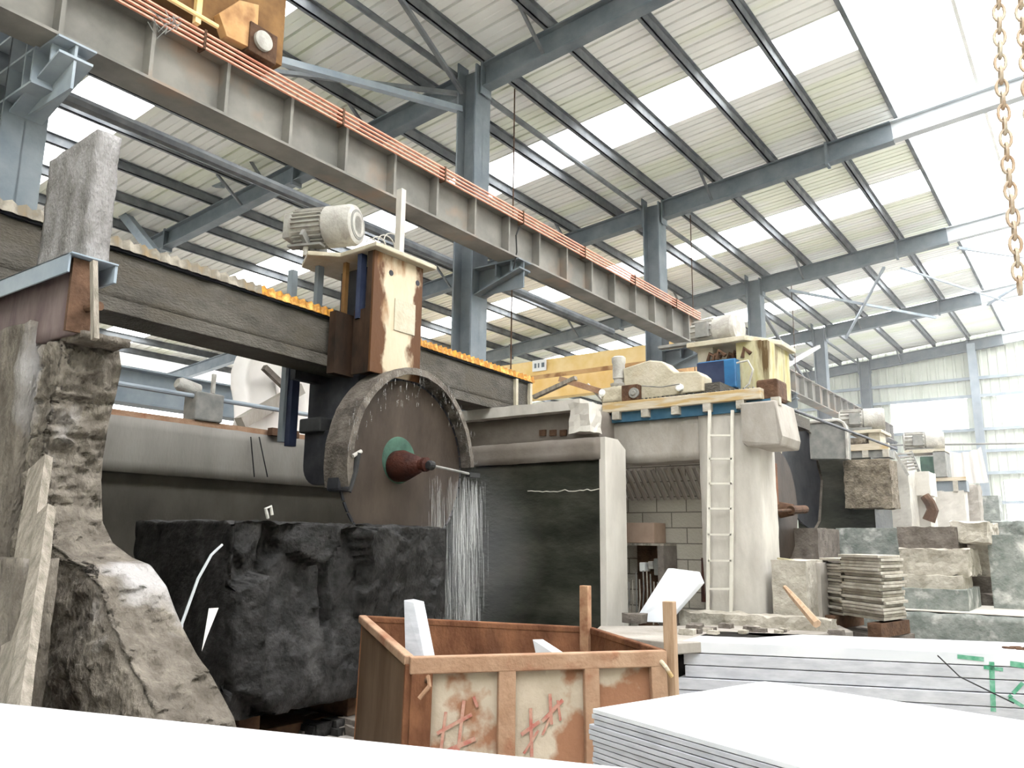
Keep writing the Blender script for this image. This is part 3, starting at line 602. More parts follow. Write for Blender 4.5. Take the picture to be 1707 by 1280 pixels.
hx(MB(), -1.6, L1, -.44, -.02, 4.03, 4.05).build('top_plate', 'dark_steel', t)
def bellows(s0, s1, m, name='bellows', pitch=.105, amp=.022):
    mb = MB(); n = int((s1-s0)/pitch); pr = []
    for k in range(n+1):
        s_ = s0+k*pitch; pr += [(s_, 0), (s_+pitch*.5, amp)]
    vs = []
    for s_, h in pr:
        vs += [sp(s_, -.0+h*.9, 4.045), sp(s_, -.02+h*.9, 4.125+h), sp(s_, -.44-h, 4.125+h), sp(s_, -.46-h, 4.045)]
    k = len(pr); fs = []
    for i in range(k-1):
        for j in range(3): fs.append((i*4+j, i*4+j+1, (i+1)*4+j+1, (i+1)*4+j))
    fs += [(0, 3, 2, 1), ((k-1)*4, (k-1)*4+1, (k-1)*4+2, (k-1)*4+3)]
    return mb.add(vs, fs).build(name, m, t)
sA = 3.15; sB = 4.35
bellows(-1.55, .9, 'bellows_grey'); bellows(.9, 2.2, 'bellows_grey'); bellows(2.2, sA, 'bellows_yellow'); bellows(sB, L1-.02, 'bellows_yellow')
for s_ in (6.95, 7.35): hx(MB(), s_, s_+.06, -.45, 0.0, 3.5, 4.03).build('end_rib', 'cream', t)
hx(MB(), L1-.9, L1+.05, -.6, -.02, 3.5, 3.5).v
b = MB(); b.box(-7.75, -6.62, 9.05, 9.95, 3.5, 3.52); b.build('bearing_plate', 'concrete', t)
# carriage
CY = 5.74
x_f, x_b = -6.02, -7.3
SAW = t = thing('stone_saw', (-6.6, 6.1, 2.3), 'big stone saw with rusty cream carriage, arched hood and huge blade', 'saw')
zc1 = 4.72; y1c = 6.5
MB().hexa((x_f, CY, 3.4), (x_f, y1c, 3.4), (x_f, y1c, zc1), (x_f, CY, zc1), (-.03, 0, 0)).build('front_plate', 'cream_rust', t, .004)
a = at(652, 455, 'x', x_f); b = at(696, 472, 'x', x_f)
for q in (a, b): MB().lathe((x_f-.01, q.y, q.z), (1, 0, 0), [(0, .032), (.014, .032)], 18).build('bolt_hole_shade', 'dark_steel', t)  # raised dark discs stand in for the shade inside holes
q = at(675, 530, 'x', x_f); MB().box(x_f-.005, x_f+.012, q.y-.17, q.y+.15, q.z-.17, q.z+.18).build('patch_plate', 'cream', t)
MB().box(x_f-.1, x_f-.03, CY, CY+.03, 3.4, zc1).build('front_post', 'shroud_shade', t)
MB().box(x_f-.3, x_f-.1, CY+.02, CY+.05, 3.4, 4.1).build('shroud_plate', 'shroud_shade', t)
MB().box(x_f-.26, x_f-.2, CY, CY+.08, 4.0, zc1).build('guide_rail', 'navy', t)
MB().box(x_f-.95, x_f-.89, CY, CY+.08, 4.08, zc1).build('guide_rail', 'steel', t)
MB().box(x_f-.6, x_f-.55, CY+.1, CY+.15, 4.1, zc1).build('lead_screw', 'crane_brown', t)
MB().box(x_b+.25, x_f-.1, y1c-.05, y1c, 3.55, zc1).build('rear_plate', 'shroud_shade', t)
MB().box(x_f-.9, x_f-.3, CY+.35, CY+.6, 4.1, zc1).build('screw_housing', 'dark_steel', t)
hx(MB(), sA-.03, sB+.03, -.52, -.44, 3.4, 4.1).build('rear_slide', 'dark_steel', t)
hx(MB(), sA-.0, sB-.0, .0, .1, 3.42, 4.1).build('front_slide', 'shroud_shade', t)
MB().poly([(x_f+.1, CY-.08, zc1), (x_f+.1, y1c+.12, zc1), (-7.15, y1c+.12, zc1), (-7.15, CY-.05, zc1), (-6.75, CY-.3, zc1), (-6.5, CY-.05, zc1)], (0, 0, .05)).build('top_plate', 'cream', t, .01)
# main motor
MZ = zc1+.05
a = at(592, 375, 'x', -6.5); mc = Vector((-6.5, a.y, a.z))
T_motor = t = thing('main_motor', (-6.6, a.y, MZ), 'large dusty finned electric motor on top of the saw column', 'motor')
ax = Vector((.93, .36, 0)).normalized()
R_ = .235
back = mc-ax*.75
MB().lathe(mc-ax*.33, ax, [(0, R_*.9), (.02, R_), (.3, R_), (.345, R_*.93), (.36, R_*.8)], 40).build('fan_cowl', 'motor', t, smooth='auto')
MB().lathe(mc+ax*.028, ax, [(0, R_*.72), (.008, R_*.72)], 32).build('fan_grille', 'motor_dark', t)
gr = MB()
for r in (.06, .1, .14): gr.lathe(mc+ax*.034, ax, [(0, r), (.006, r), (.006, r-.012)], 32)
gr.build('grille_ring', 'motor', t)
MB().lathe(back, ax, [(0, R_*.5), (.02, R_*.85), (.45, R_*.85)], 36).build('body', 'motor', t, smooth='auto')
up = Vector((0, 0, 1)); sd = ax.cross(up)
for k in range(26):
    an = 2*math.pi*k/26; rd = sd*math.cos(an)+up*math.sin(an)
    MB().bar(back+ax*.06+rd*R_*.9, back+ax*.42+rd*R_*.9, .008, R_*.2, rd).build('fin', 'motor', t)
bx = MB(); c_ = back+ax*.02+up*.02-sd*.02; bx.hexa(c_-ax*.12-sd*.12-up*.14, c_+ax*.12-sd*.12-up*.14, c_+ax*.12+sd*.12-up*.14, c_-ax*.12+sd*.12-up*.14, (0, 0, .3)); bx.build('terminal_box', 'motor', t, .01)
for s_ in (-1, 1):
    f = back+ax*.25+sd*s_*.17; MB().hexa(f-ax*.2-sd*.06+up*(MZ+.1-f.z), f+ax*.2-sd*.06+up*(MZ+.1-f.z), f+ax*.2+sd*.06+up*(MZ+.1-f.z), f-ax*.2+sd*.06+up*(MZ+.1-f.z), (0, 0, .025)).build('foot', 'motor_dark', t)
    MB().tube([f+up*(MZ-f.z), f+up*(MZ+.12-f.z)], .03).build('foot_bolt', 'motor', t)
    MB().bar(f+up*(MZ+.12-f.z)+Vector((0, 0, 0)), f-sd*s_*.05+up*(MZ+.2-f.z), .3, .04, ax).build('foot_web', 'motor_dark', t)
q = at(666, 400, 'x', -6.05)
sqp = tag(MB().box(-6.09, -6.01, q.y-.035, q.y+.035, MZ, at(666, 315, 'x', -6.05).z).build('square_post', 'concrete_pale'), 'pale square post standing on the saw carriage beside the motor', 'post')
for k in range(4):
    p = at(620+k*12, 408, 'x', -6.3); r_ = .06+.02*k
    adopt_mesh(SAW, MB().tube([p+Vector((0, r_*math.cos(u)*1.3, .01+r_*math.sin(u))) for u in [math.pi*j/8 for j in range(9)]], .008, 6).build('looped_cable', 'motor'))
T_feed = t = thing('feed_motor', (-6.5, 6.35, MZ), 'small cylindrical gear motor behind the pale post', 'motor')
MB().lathe((-6.55, 6.28, MZ+.12), (.4, .9, 0), [(0, .04), (.02, .085), (.25, .085), (.3, .06)], 20).build('body', 'motor', t, smooth='auto')
MB().box(-6.65, -6.4, 6.25, 6.5, MZ, MZ+.08).build('base', 'motor_dark', t)
# rear lifting column of the spindle head
q1 = at(512, 640, 'x', -7.25); 
T_col = t = thing('spindle_column', (-7.2, 5.8, 2.3), 'dark vertical slide column with rounded end, left of the blade guard', 'column')
MB().box(-7.42, -7.34, 5.72, 5.8, 2.75, 4.75).build('outer_rail', 'steel_light', t)
MB().box(-7.33, -7.25, 5.75, 5.85, 2.7, 4.05).build('inner_rail', 'navy', t)
MB().box(-7.2, -6.4, 5.95, 6.4, 2.6, 3.45).build('head_body', 'dark_steel', t)
cx_, cz_ = at(545, 760, 'y', 5.8).x, at(545, 760, 'y', 5.8).z
xa = at(508, 760, 'y', 5.8).x; zb = at(545, 808, 'y', 5.8).z; zt_ = at(520, 720, 'y', 5.8).z
pr = [(xa, zt_)]+[(xa+.22-.22*math.cos(u), zb+.22-.22*math.sin(u)) for u in [math.pi/2*j/6 for j in range(7)]]+[(-6.2, zb), (-6.2, zt_)]
MB().poly([(x, 5.78, z) for x, z in pr], (0, .4, 0)).build('belt_cover', 'dark_steel', t, .01)
MB().box(xa-.01, -6.7, 5.7, 6.2, zt_-.02, zt_+.14).build('clamp_collar', 'rubber', t, .02)
# guard and blade
BXX = -6.06; BC = at(686, 775, 'x', -5.95); by, bz = BC.y, 2.47
T_guard = t = thing('blade_guard', (BXX, by, bz), 'dusty arched steel hood over the circular blade', 'guard')
mb = MB(); R1, R2 = 1.07, 1.045; th0, th1 = math.radians(4), math.radians(194); n = 56; gc = Vector((0, by+.02, bz-.02)); x0, x1 = -6.24, -5.9
vs = []
for k in range(n+1):
    a = th0+(th1-th0)*k/n; wob = 1+.01*noise.noise(Vector((k*.5, 0, 0)))
    c_, s_ = math.cos(a), math.sin(a)
    for X, r in ((x0, R1), (x1, R1), (x1+.01, R1-.075), (x1-.015, R1-.075), (x1-.015, R2), (x0+.02, R2), (x0+.02, .2), (x0, .2)):
        if r == .2: r = .55
        vs.append((X, gc.y+c_*r*wob*.91, gc.z+s_*r*wob))
m_ = 8; fs = []
for k in range(n):
    for j in range(m_): fs.append((k*m_+j, k*m_+(j+1) % m_, (k+1)*m_+(j+1) % m_, (k+1)*m_+j))
fs += [tuple(range(m_)), tuple(n*m_+j for j in range(m_))]
mb.add(vs, fs).build('hood', 'guard', t)
MB().box(x0+.03, -6.0, gc.y-.96, gc.y-.8, gc.z-.3, gc.z-.05).build('left_skirt', 'dark_steel', t, .03)
a = at(597, 755, 'x', -5.88); b = at(583, 820, 'x', -5.88)
MB().tube([a, (a+b)/2+Vector((0, .02, 0)), b], .03, 8, .018).build('left_spray_nozzle', 'rubber', t)
MB().tube([at(588, 760, 'x', -5.88), at(602, 752, 'x', -5.88)], .02).build('nozzle_clip', 'motor', t)
T_blade = t = thing('saw_blade', (BXX, by, bz), 'very large circular stone-cutting blade under the hood', 'blade')
RB = .94
mb = MB(); n = 96; prof_ = []
vs = []; nt_ = 48
mb.lathe((BXX-.006, by, bz), (1, 0, 0), [(0, RB-.02), (.012, RB-.02)], 96); mb.build('disc', 'blade', t, smooth='auto')
for k in range(48):
    a = 2*math.pi*k/48; p = Vector((BXX, by+math.cos(a)*(RB-.012), bz+math.sin(a)*(RB-.012))); rd = Vector((0, math.cos(a), math.sin(a))); tg = Vector((0, -math.sin(a), math.cos(a)))
    MB().bar(p-tg*.052, p+tg*.052, .018, .026, rd).build('segment', 'dark_steel', t)
hc = at(664, 777, 'x', BXX+.05)
MB().lathe((BXX+.006, hc.y+.05, hc.z+.07), (1, 0, 0), [(0, .25), (.012, .24), (.02, .2)], 36).build('painted_flange', 'green', t, smooth='auto')
MB().lathe((BXX+.005, hc.y, hc.z), (1, 0, 0), [(0, .15), (.03, .165), (.12, .165), (.22, .13), (.34, .085), (.36, .06), (.4, .055), (.41, .075), (.45, .075), (.46, .03)], 28).build('hub', 'hub', t, smooth='auto')
p0 = Vector((BXX+.5, hc.y, hc.z-.01)); p1 = at(797, 793, 'x', BXX+.45)
T_pipe = t = thing('water_pipe', tuple(p0), 'thin water feed pipe pointing right from the blade hub', 'pipe')
MB().tube([Vector((BXX+.42, hc.y, hc.z)), p0, p1], .014, 8).build('pipe', 'motor_dark', t)
MB().lathe(p0, (p1-p0), [(-.04, .035), (-.02, .05), (.03, .05), (.04, .03)], 12).build('coupling', 'rubber', t)
MB().bar(p1-Vector((0, .18, 0)), p1, .06, .05).build('spray_head', 'rubber', t)
adopt(SAW, T_motor, 'fan_cowl', 'motor_cowl'); adopt(SAW, T_feed, 'body', 'feed_motor'); adopt(SAW, T_col, 'head_body', 'spindle_head')
adopt(SAW, T_guard, 'hood', 'blade_hood'); adopt(SAW, T_blade, 'disc', 'blade_disc'); adopt(SAW, T_pipe, 'pipe', 'water_pipe'); adopt_mesh(SAW, sqp)
# ---- granite block
def gfn(p, u):
    o = Vector((0, 0, 0))
    if u[0] > .99:   # broken front face
        y, z = p.y, p.z
        q = Vector((.3*noise.noise(Vector((y*2, z*2, 4))), y*1.25+z*.45, z*1.15-y*.35))
        c_ = noise.voronoi(q)[1][0]; tl = noise.noise_vector(Vector(c_)*7.3+Vector((1, 2, 3)))
        o.x += (q-Vector(c_)).dot(tl)*.42+noise.noise(Vector(c_)*3.7)*.13-.03
        q2 = q*2.7; c2_ = noise.voronoi(q2)[1][0]; tl = noise.noise_vector(Vector(c2_)*5.1)
        o.x += (q2-Vector(c2_)).dot(tl)*.06
        if y < B0y+.3: o.x += .06
        k = (y-(B0y+.3))
        if 0 < k < .06 and z > 1.2: o.x -= .14
        k = (y-(B0y+.95))
        if 0 < k < .08 and z > .95: o.x -= .2
        w = max(0, 1-z/.9); o.x *= (1-.6*w); o.x -= .3*max(0, (.42-z))**1.2
        if u[1] > .7: o.x *= max(0, (1-u[1])/.3)
    if u[2] > .99: o.z += .03*noise.noise(p*6)-(.07*max(0, noise.noise(p*5)) if u[0] > .9 else 0)
    return o
B0y, B1y = 4.0, 6.55
o = MB().rough(-7.1, -5.62, B0y, B1y, .3, 1.83, step=.029, amp=.012, freq=9, seed=1, fn=gfn).build('granite_block', 'granite', smooth=True)
tag(o, 'huge rough black granite block being cut under the saw blade', 'stone')
for k, y in enumerate((4.35, 5.5, 6.3)):
    tag(MB().box(-7.2, -5.75, y-.1, y+.1, .12, .32).build('bearer_timber', 'rust_dark', bevel=.01), ['dark bearer under the left part of the granite block', 'dark bearer under the middle of the granite block', 'dark bearer under the right part of the granite block'][k], 'timber')
tag(MB().box(-7.6, -5.9, 3.6, 7.2, 0, .12).build('cutting_trolley', 'rust_dark', bevel=.01), 'low steel cutting bed under the granite block', 'trolley')
q = at(447, 858, 'x', -5.7); tag(MB().tube([q-Vector((0, 0, .03)), q+Vector((0, -.03, .05)), q+Vector((0, .02, .07)), q+Vector((0, .04, 0))], .014).build('lifting_eye', 'motor'), 'small bent metal eye on top edge of the granite block', 'hook')
tag(MB().tube([at(370, 908, 'x', -5.55), at(352, 925, 'x', -5.5), at(330, 965, 'x', -5.4), at(303, 1040, 'x', -5.3), at(298, 1090, 'x', -5.25)], .011, 6).build('plastic_hose', 'film'), 'thin curved clear hose hanging at the left of the granite block', 'hose')
a, b, c_, d = [at(*p, 'x', -5.4) for p in ((348, 1014), (364, 1013), (345, 1060), (336, 1085))]
tag(MB().poly([a, b, c_, d], (.004, 0, 0)).build('plastic_strip', 'cloth'), 'pale plastic strip hanging left of the granite block', 'strip')
random.seed(5)
for k in range(22):
    q = at(500+random.random()*95, 1188+random.random()*30, 'z', .05); s_ = .05+.07*random.random()
    tag(MB().rough(q.x-s_, q.x+s_, q.y-s_*.8, q.y+s_*.8, 0, s_*1.1, step=.06, amp=.02, freq=9, seed=k).build('rubble_stone', 'brown_stone' if k % 3 else 'granite'), 'small stone chip on the dark floor between granite block and rusty bin', 'stone', 'rubble by the bin')

# ================================================================ RUSTY BIN
FLc = at(682, 1095, 'z', 1.0); FRc = at(1106, 1084, 'z', 1.0); BRc = at(984, 1046, 'z', 1.04); BLc = at(604, 1027, 'z', 1.1)
t = thing('stone_waste_bin', ((FLc.x+FRc.x)/2, (FLc.y+FRc.y)/2+.6, .15), 'rusty steel waste bin with peeling cream panels and faded red marks', 'bin')
ctr = (FLc+FRc+BRc+BLc)/4
def low(p, z=.15, k=.02): q = p+(p-ctr)*k; q.z = z; return q
def wall4(name, a, b, m, th=.02):
    n_ = (b-a).cross(Vector((0, 0, 1))).normalized()*-th
    return MB().hexa(low(a), low(b), b, a, n_).build(name, m, t)
wall4('front_panel', FLc, FRc, 'bin_paint'); wall4('left_panel', BLc, FLc, 'bin_brown'); wall4('back_panel', BRc, BLc, 'bin_rust'); wall4('right_panel', FRc, BRc, 'bin_rust')
MB().poly([low(FLc, .18, 0), low(FRc, .18, 0), low(BRc, .18, 0), low(BLc, .18, 0)], (0, 0, -.03)).build('floor_plate', 'bin_rust', t)
e = (FRc-FLc); eu = e.normalized(); nf = eu.cross(Vector((0, 0, 1)))
MB().bar(FLc+nf*.02-Vector((0, 0, .045)), FRc+nf*.02-Vector((0, 0, .045)), .07, .1).build('front_top_rail', 'bin_pale_rust', t, .008)
MB().bar(BLc-Vector((0, 0, .02)), FLc-Vector((0, 0, .02)), .06, .06).build('left_top_rail', 'bin_pale_rust', t, .01)
MB().bar(BRc-Vector((0, 0, .02)), BLc-Vector((0, 0, .02)), .05, .05).build('back_top_rail', 'bin_rust', t, .01)
MB().bar(FRc-Vector((0, 0, .02)), BRc-Vector((0, 0, .02)), .05, .05).build('right_top_rail', 'bin_rust', t, .01)
for f, wd, m_ in ((.045, .13, 'bin_rust'), (.36, .11, 'bin_pale_rust'), (.69, .1, 'bin_pale_rust'), (.965, .11, 'bin_pale_rust')):
    p = FLc.lerp(FRc, f); q = low(FLc, .15).lerp(low(FRc, .15), f)
    MB().bar(q+nf*.03, p+nf*.03-Vector((0, 0, .08)), wd, .045, nf).build('front_rib', m_, t, .006)
p = FLc.lerp(FRc, .06)+nf*.06-Vector((0, 0, .13))
MB().tube([p, p+nf*.05+Vector((0, 0, .03)), p+nf*.06+Vector((0, 0, -.02))+eu*.01, p+nf*.055+Vector((0, 0, -.09))-eu*.05], .014, 8).build('hook', 'bin_pale_rust', t)
p = FLc.lerp(FRc, .98)+nf*.05-Vector((0, 0, .06))
MB().tube([p-eu*.01, p+nf*.05-Vector((0, 0, .03)), p+nf*.05+eu*.04-Vector((0, 0, .09))], .014, 8).build('hook', 'wood_pale', t)
MB().bar(low(FLc), FLc-Vector((0, 0, .04)), .05, .05, nf).build('corner_post', 'bin_rust', t, .006)
mk = lambda f, z: low(FLc).lerp(low(FRc), f).lerp(FLc.lerp(FRc, f), (z-.15)/.85)+nf*.012
def strokes(name, segs):
    mb = MB()
    for f0, z0, f1, z1, wd in segs: mb.bar(mk(f0, z0), mk(f1, z1), wd, .004, nf)
    mb.build(name, 'red_mark', t)
strokes('red_painted_sign', [(.11, .56, .235, .66, .02), (.10, .43, .25, .52, .025), (.14, .68, .12, .36, .018), (.205, .74, .185, .4, .02), (.24, .76, .255, .7, .018)])
strokes('red_painted_sign', [(.42, .53, .49, .6, .022), (.455, .68, .46, .4, .02), (.43, .42, .485, .55, .014), (.50, .6, .58, .72, .022), (.53, .76, .535, .58, .02), (.56, .72, .57, .6, .016), (.5, .52, .53, .62, .014)])
# posts and offcuts in the bin
p = low(BRc, .2, -.06); q = at(977, 976, 'y', p.y)
tag(MB().bar(p, Vector((p.x, p.y, q.z)), .075, .06, (0, 1, 0)).build('rusty_post', 'rust_post', bevel=.005), 'flaking rusty upright post at the back right corner of the bin', 'post')
p = FRc+nf*.0+eu*.06; q = at(1112, 1002, 'y', p.y)
tag(MB().bar(Vector((p.x, p.y, .0)), Vector((p.x-.01, p.y, q.z)), .075, .06, (0, 1, 0)).build('wooden_post', 'wood', bevel=.004), 'square wooden post standing at the front right corner of the bin', 'post')
a, b, c_, d = at(673, 1000, 'y', FLc.y+.45), at(690, 1004, 'y', FLc.y+.45), at(712, 1120, 'y', FLc.y+.3), at(676, 1120, 'y', FLc.y+.3)
tag(MB().poly([a, b, c_, d], (.03, .07, .005)).build('stone_offcut', 'marble_grey_shade', bevel=.004), 'tall narrow grey stone offcut standing in the bin', 'stone')
a, b, c_ = [at(*p, 'y', FRc.y+.05) for p in ((888, 1066), (925, 1090), (900, 1120))]
tag(MB().poly([a, b, c_], (.05, .06, 0)).build('stone_offcut', 'marble'), 'small white pointed stone piece showing above the bin rim', 'stone')
for k in range(12):
    f, g_ = random.random()*.6+.2, random.random()*.5+.25
    q = FLc.lerp(FRc, f).lerp(BLc.lerp(BRc, f), g_); s_ = .08+.08*random.random(); q.z = .2+.1*random.random()
    tag(MB().rough(q.x-s_, q.x+s_, q.y-s_, q.y+s_, q.z, q.z+s_*1.4, step=.08, amp=.02, seed=k).build('stone_offcut', 'marble_grey_shade'), 'pale broken offcut lying down inside the rusty bin', 'stone', 'offcuts inside the bin')

# ================================================================ SLAB STACKS IN FRONT
ZT = .97
P0, P1 = at(-250, 1146, 'z', ZT), at(1000, 1275, 'z', ZT); d = (P1-P0).normalized(); P1 = P1+d*.5; n_ = d.cross(Vector((0, 0, 1)))
for k in range(6):
    o_ = .004*((k*7) % 3); z1 = ZT-.032*k
    q0, q1 = P0-d*.02*(k % 2), P1+d*.015*(k % 3)
    o = MB().poly([q0+n_*o_+Vector((0, 0, z1-.03-ZT)), q1+n_*o_+Vector((0, 0, z1-.03-ZT)), q1+n_*1.15+Vector((0, 0, z1-.03-ZT)), q0+n_*1.15+Vector((0, 0, z1-.03-ZT))], (0, 0, .03)).build('polished_slab', 'marble')
    tag(o, 'large white slab filling the bottom left, topmost of its pile' if k == 0 else 'white slab lying under the topmost one at the bottom left', 'slab', None if k == 0 else 'slabs under the bottom left slab')
zb = ZT-.032*5-.03
for k, f in enumerate((.2, .5, .8)):
    q = P0.lerp(P1, f)+n_*.6; tag(MB().box(q.x-.1, q.x+.1, q.y-.35, q.y+.35, 0, zb).build('support_block', 'wood', bevel=.01), 'timber support hidden under the bottom left slabs', 'block', 'supports of the bottom left pile')
# thin sheet pile
ZS = 1.0
A, B, C, D = at(988, 1181, 'z', ZS), at(1275, 1135, 'z', ZS), at(1707, 1201, 'z', ZS), at(1341, 1280, 'z', ZS)
C = B+(C-B)*1.6; D = A+(D-A).normalized()*(C-B).length
for k in range(14):
    z1 = ZS-.0215*k; jx = .012*noise.noise(Vector((k*1.7, 0, 0)))-(.02 if k in (3, 4, 5) else 0); jv = (B-A).normalized()*jx*.3+(D-A).normalized()*jx
    tag(MB().poly([p+jv+Vector((0, 0, z1-.018-ZS)) for p in (A, B, C, D)], (0, 0, .018)).build('thin_slab', 'marble' if k == 0 else 'marble_grey_shade', bevel=.0015), 'thin white sheet on top of the pile at the bottom right' if k == 0 else 'thin pale stone sheet in the pile at the bottom right', 'slab', None if k == 0 else 'thin sheets bottom right')
zb = ZS-.0215*13-.018; q = (A+B+C+D)/4
for k, s_ in enumerate((-.5, .5)):
    u = (B-A).normalized(); q2 = q+(C-B).normalized()*s_*.9
    tag(MB().bar(q2-u*.4, q2+u*.4, .12, .12).xf(Matrix.Translation((0, 0, zb-.06-ZS))).build('bearer_timber', 'wood'), 'timber bearer under the thin white sheets', 'timber', 'bearers of the thin sheets')
    tag(MB().box(q2.x-.2, q2.x+.2, q2.y-.2, q2.y+.2, 0, zb-.12).build('support_block', 'pale_stone'), 'stone block carrying the pile of thin sheets', 'block', 'blocks under the thin sheets')
# thick slabs with green marks
ZK = .8
A, B, D = at(1137, 1068, 'z', ZK), at(1190, 1052, 'z', ZK), at(1707, 1091, 'z', ZK)
D = A+(D-A).normalized()*4.2; C = B+(D-A)
eg = (D-A).normalized(); nn = eg.cross(Vector((0, 0, 1)))
lab = ['topmost thick white slab with green paint marks on its edge', 'thick pale slab second from the top, green marks on its edge', 'thick pale slab third from the top of the marked pile', 'thick pale slab fourth from the top, sticking out left', 'lowest visible thick slab of the green-marked pile', 'hidden bottom slab of the green-marked pile']
thk = .1
for k in range(6):
    z1 = ZK-.108*k; sh = -eg*.05+nn*.03 if k >= 3 else eg*.01*k
    o = tag(MB().poly([p+sh+Vector((0, 0, z1-thk-ZK)) for p in (A, B, C, D)], (0, 0, thk)).build('thick_slab', 'marble' if k == 0 else 'marble_grey_shade', bevel=.004), lab[k], 'slab', 'thick slabs with green marks')
    fp = A+sh+nn*.003; za, zb_ = z1-thk, z1; mb = MB(); used = False
    for (ax_, ay_, bx_, by_, wd) in ((1596, 1094, 1640, 1099, .035), (1653, 1103, 1656, 1186, .04), (1640, 1112, 1672, 1116, .03), (1705, 1138, 1682, 1163, .03), (1682, 1163, 1706, 1178, .03), (1684, 1106, 1712, 1110, .045)):
        p, q = atp(ax_, ay_, fp, nn), atp(bx_, by_, fp, nn)
        if abs(p.z-q.z) < .03:
            if not za < (p.z+q.z)/2 < zb_: continue
            lo, hi = p, q
        else:
            if p.z < q.z: p, q = q, p
            f0 = max(0, (p.z-zb_)/(p.z-q.z)); f1 = min(1, (p.z-za)/(p.z-q.z))
            if f1-f0 <= .02: continue
            lo, hi = p.lerp(q, f0), p.lerp(q, f1)
        mb.bar(lo, hi, wd, .003, nn); used = True
    if used: mb.build('green_paint_mark', 'green_mark', o)
tag(MB().box(A.x+.3, D.x-.3, A.y+.35, B.y+.1, 0, ZK-.108*5-thk).build('support_block', 'pale_stone'), 'stone base under the green-marked slabs', 'block')
q = at(1560, 1090, 'z', ZK); tag(MB().tube([at(1562, 1092, 'z', ZK)+nn*.02+Vector((0, 0, .0)), at(1600, 1128, 'y', at(1600, 1128, 'z', .62).y), at(1690, 1172, 'y', at(1690, 1172, 'z', .42).y)], .006, 6).build('thin_wire', 'rubber'), 'thin dark wire hanging down across the edges of the thick slabs', 'wire')
# chain lying and chains hanging
def link(c, d, up, L_=.09, W_=.045, r=.009):
    d = d.normalized(); s_ = d.cross(up).normalized(); pts = []
    for j in range(13):
        a = 2*math.pi*j/12; pts.append(c+d*math.cos(a)*L_/2+s_*math.sin(a)*W_/2)
    return MB().tube(pts, r, 6)
q = at(1688, 1080, 'z', ZK+.03)
t = thing('lifting_chain', tuple(q), 'brown rusty chain lying on top of the thick white slabs', 'chain')
for k in range(5):
    a = q+Vector((-.03+.05*k, .02*math.sin(k*2), .005*(k % 2))); link(a, Vector((1, .5*math.sin(k*1.3), 0)), Vector((0, .3*(k % 2), 1))).build('link', 'rust_dark', t)
for nm, pth, lb in (('hanging_chain', [(1664, -20), (1668, 120), (1678, 250), (1692, 400), (1700, 480)], 'long pale steel chain hanging at the right edge of the picture'),
                    ('hanging_chain', [(1700, -20), (1706, 60), (1718, 200), (1725, 420)], 'second steel chain hanging at the extreme right edge')):
    pts = [at(a, b, 'y', 4.0) for a, b in pth]; t = thing(nm, tuple(pts[-1]), lb, 'chain', 'hanging chains')
    L_ = 0; seg = []; 
    for a, b in zip(pts, pts[1:]): seg.append((a, b, (b-a).length))
    tot = sum(s_[2] for s_ in seg); s0 = 0; k = 0
    while s0 < tot:
        r_ = s0
        for a, b, l_ in seg:
            if r_ <= l_: break
            r_ -= l_
        c_ = a.lerp(b, r_/l_); upv = Vector((1, .3, 0)) if k % 2 else Vector((.3, -1, 0))
        link(c_, b-a, upv, .085, .045, .0075).build('link', 'chain', t); s0 += .062; k += 1
    topp = pts[0]; MB().tube([topp, Vector((topp.x, topp.y, rz(topp.x)-.1))], .012, 6).build('upper_run', 'chain', t)
# ================================================================ STONES BEHIND THE SLABS
def pb(name, m, x0, x1, y0, y1, Y, dep, label, cat='stone', z0=None, amp=.012, step=.06, group=None, seed=0, **kw):
    a = at(x0, y1, 'y', Y); b = at(x1, y0, 'y', Y); mid = at((x0+x1)/2, y0, 'y', Y)
    o = MB().rough(a.x, b.x, Y, Y+dep, a.z if z0 is None else z0, mid.z, step=step, amp=amp, freq=6, seed=seed, **kw).build(name, m, smooth=False)
    return tag(o, label, cat, group)
# big white-topped block
a, b, c_ = at(1458, 1020, 'z', .8), at(1502, 1003, 'z', .8), at(1707, 1031, 'z', .8)
a = at(1458, 1016, 'z', .85); c_ = at(1707, 1030, 'z', .85); u = (c_-a).normalized(); v_ = Vector((-u.y, u.x, 0))
mb = MB().rough(0, 3.4, 0, 1.6, 0, .85, step=.07, amp=.015, freq=5, seed=12)
mb.xf(Matrix(((u.x, v_.x, 0, a.x), (u.y, v_.y, 0, a.y), (0, 0, 1, 0), (0, 0, 0, 1))))
tag(mb.build('rough_block', 'green_stone', smooth=True), 'large grey-green rough block with a flat pale top, right', 'stone')
tp = MB().poly([a+u*.02+v_*.02+Vector((0, 0, .012)), a+u*3.38+v_*.02+Vector((0, 0, .012)), a+u*3.38+v_*1.58+Vector((0, 0, .012)), a+u*.02+v_*1.58+Vector((0, 0, .012))], (0, 0, .012))
o = bpy.data.objects['rough_block']; tp.build('pale_top_sheet', 'concrete_pale', o)  # thin paler sheet laid over the block top
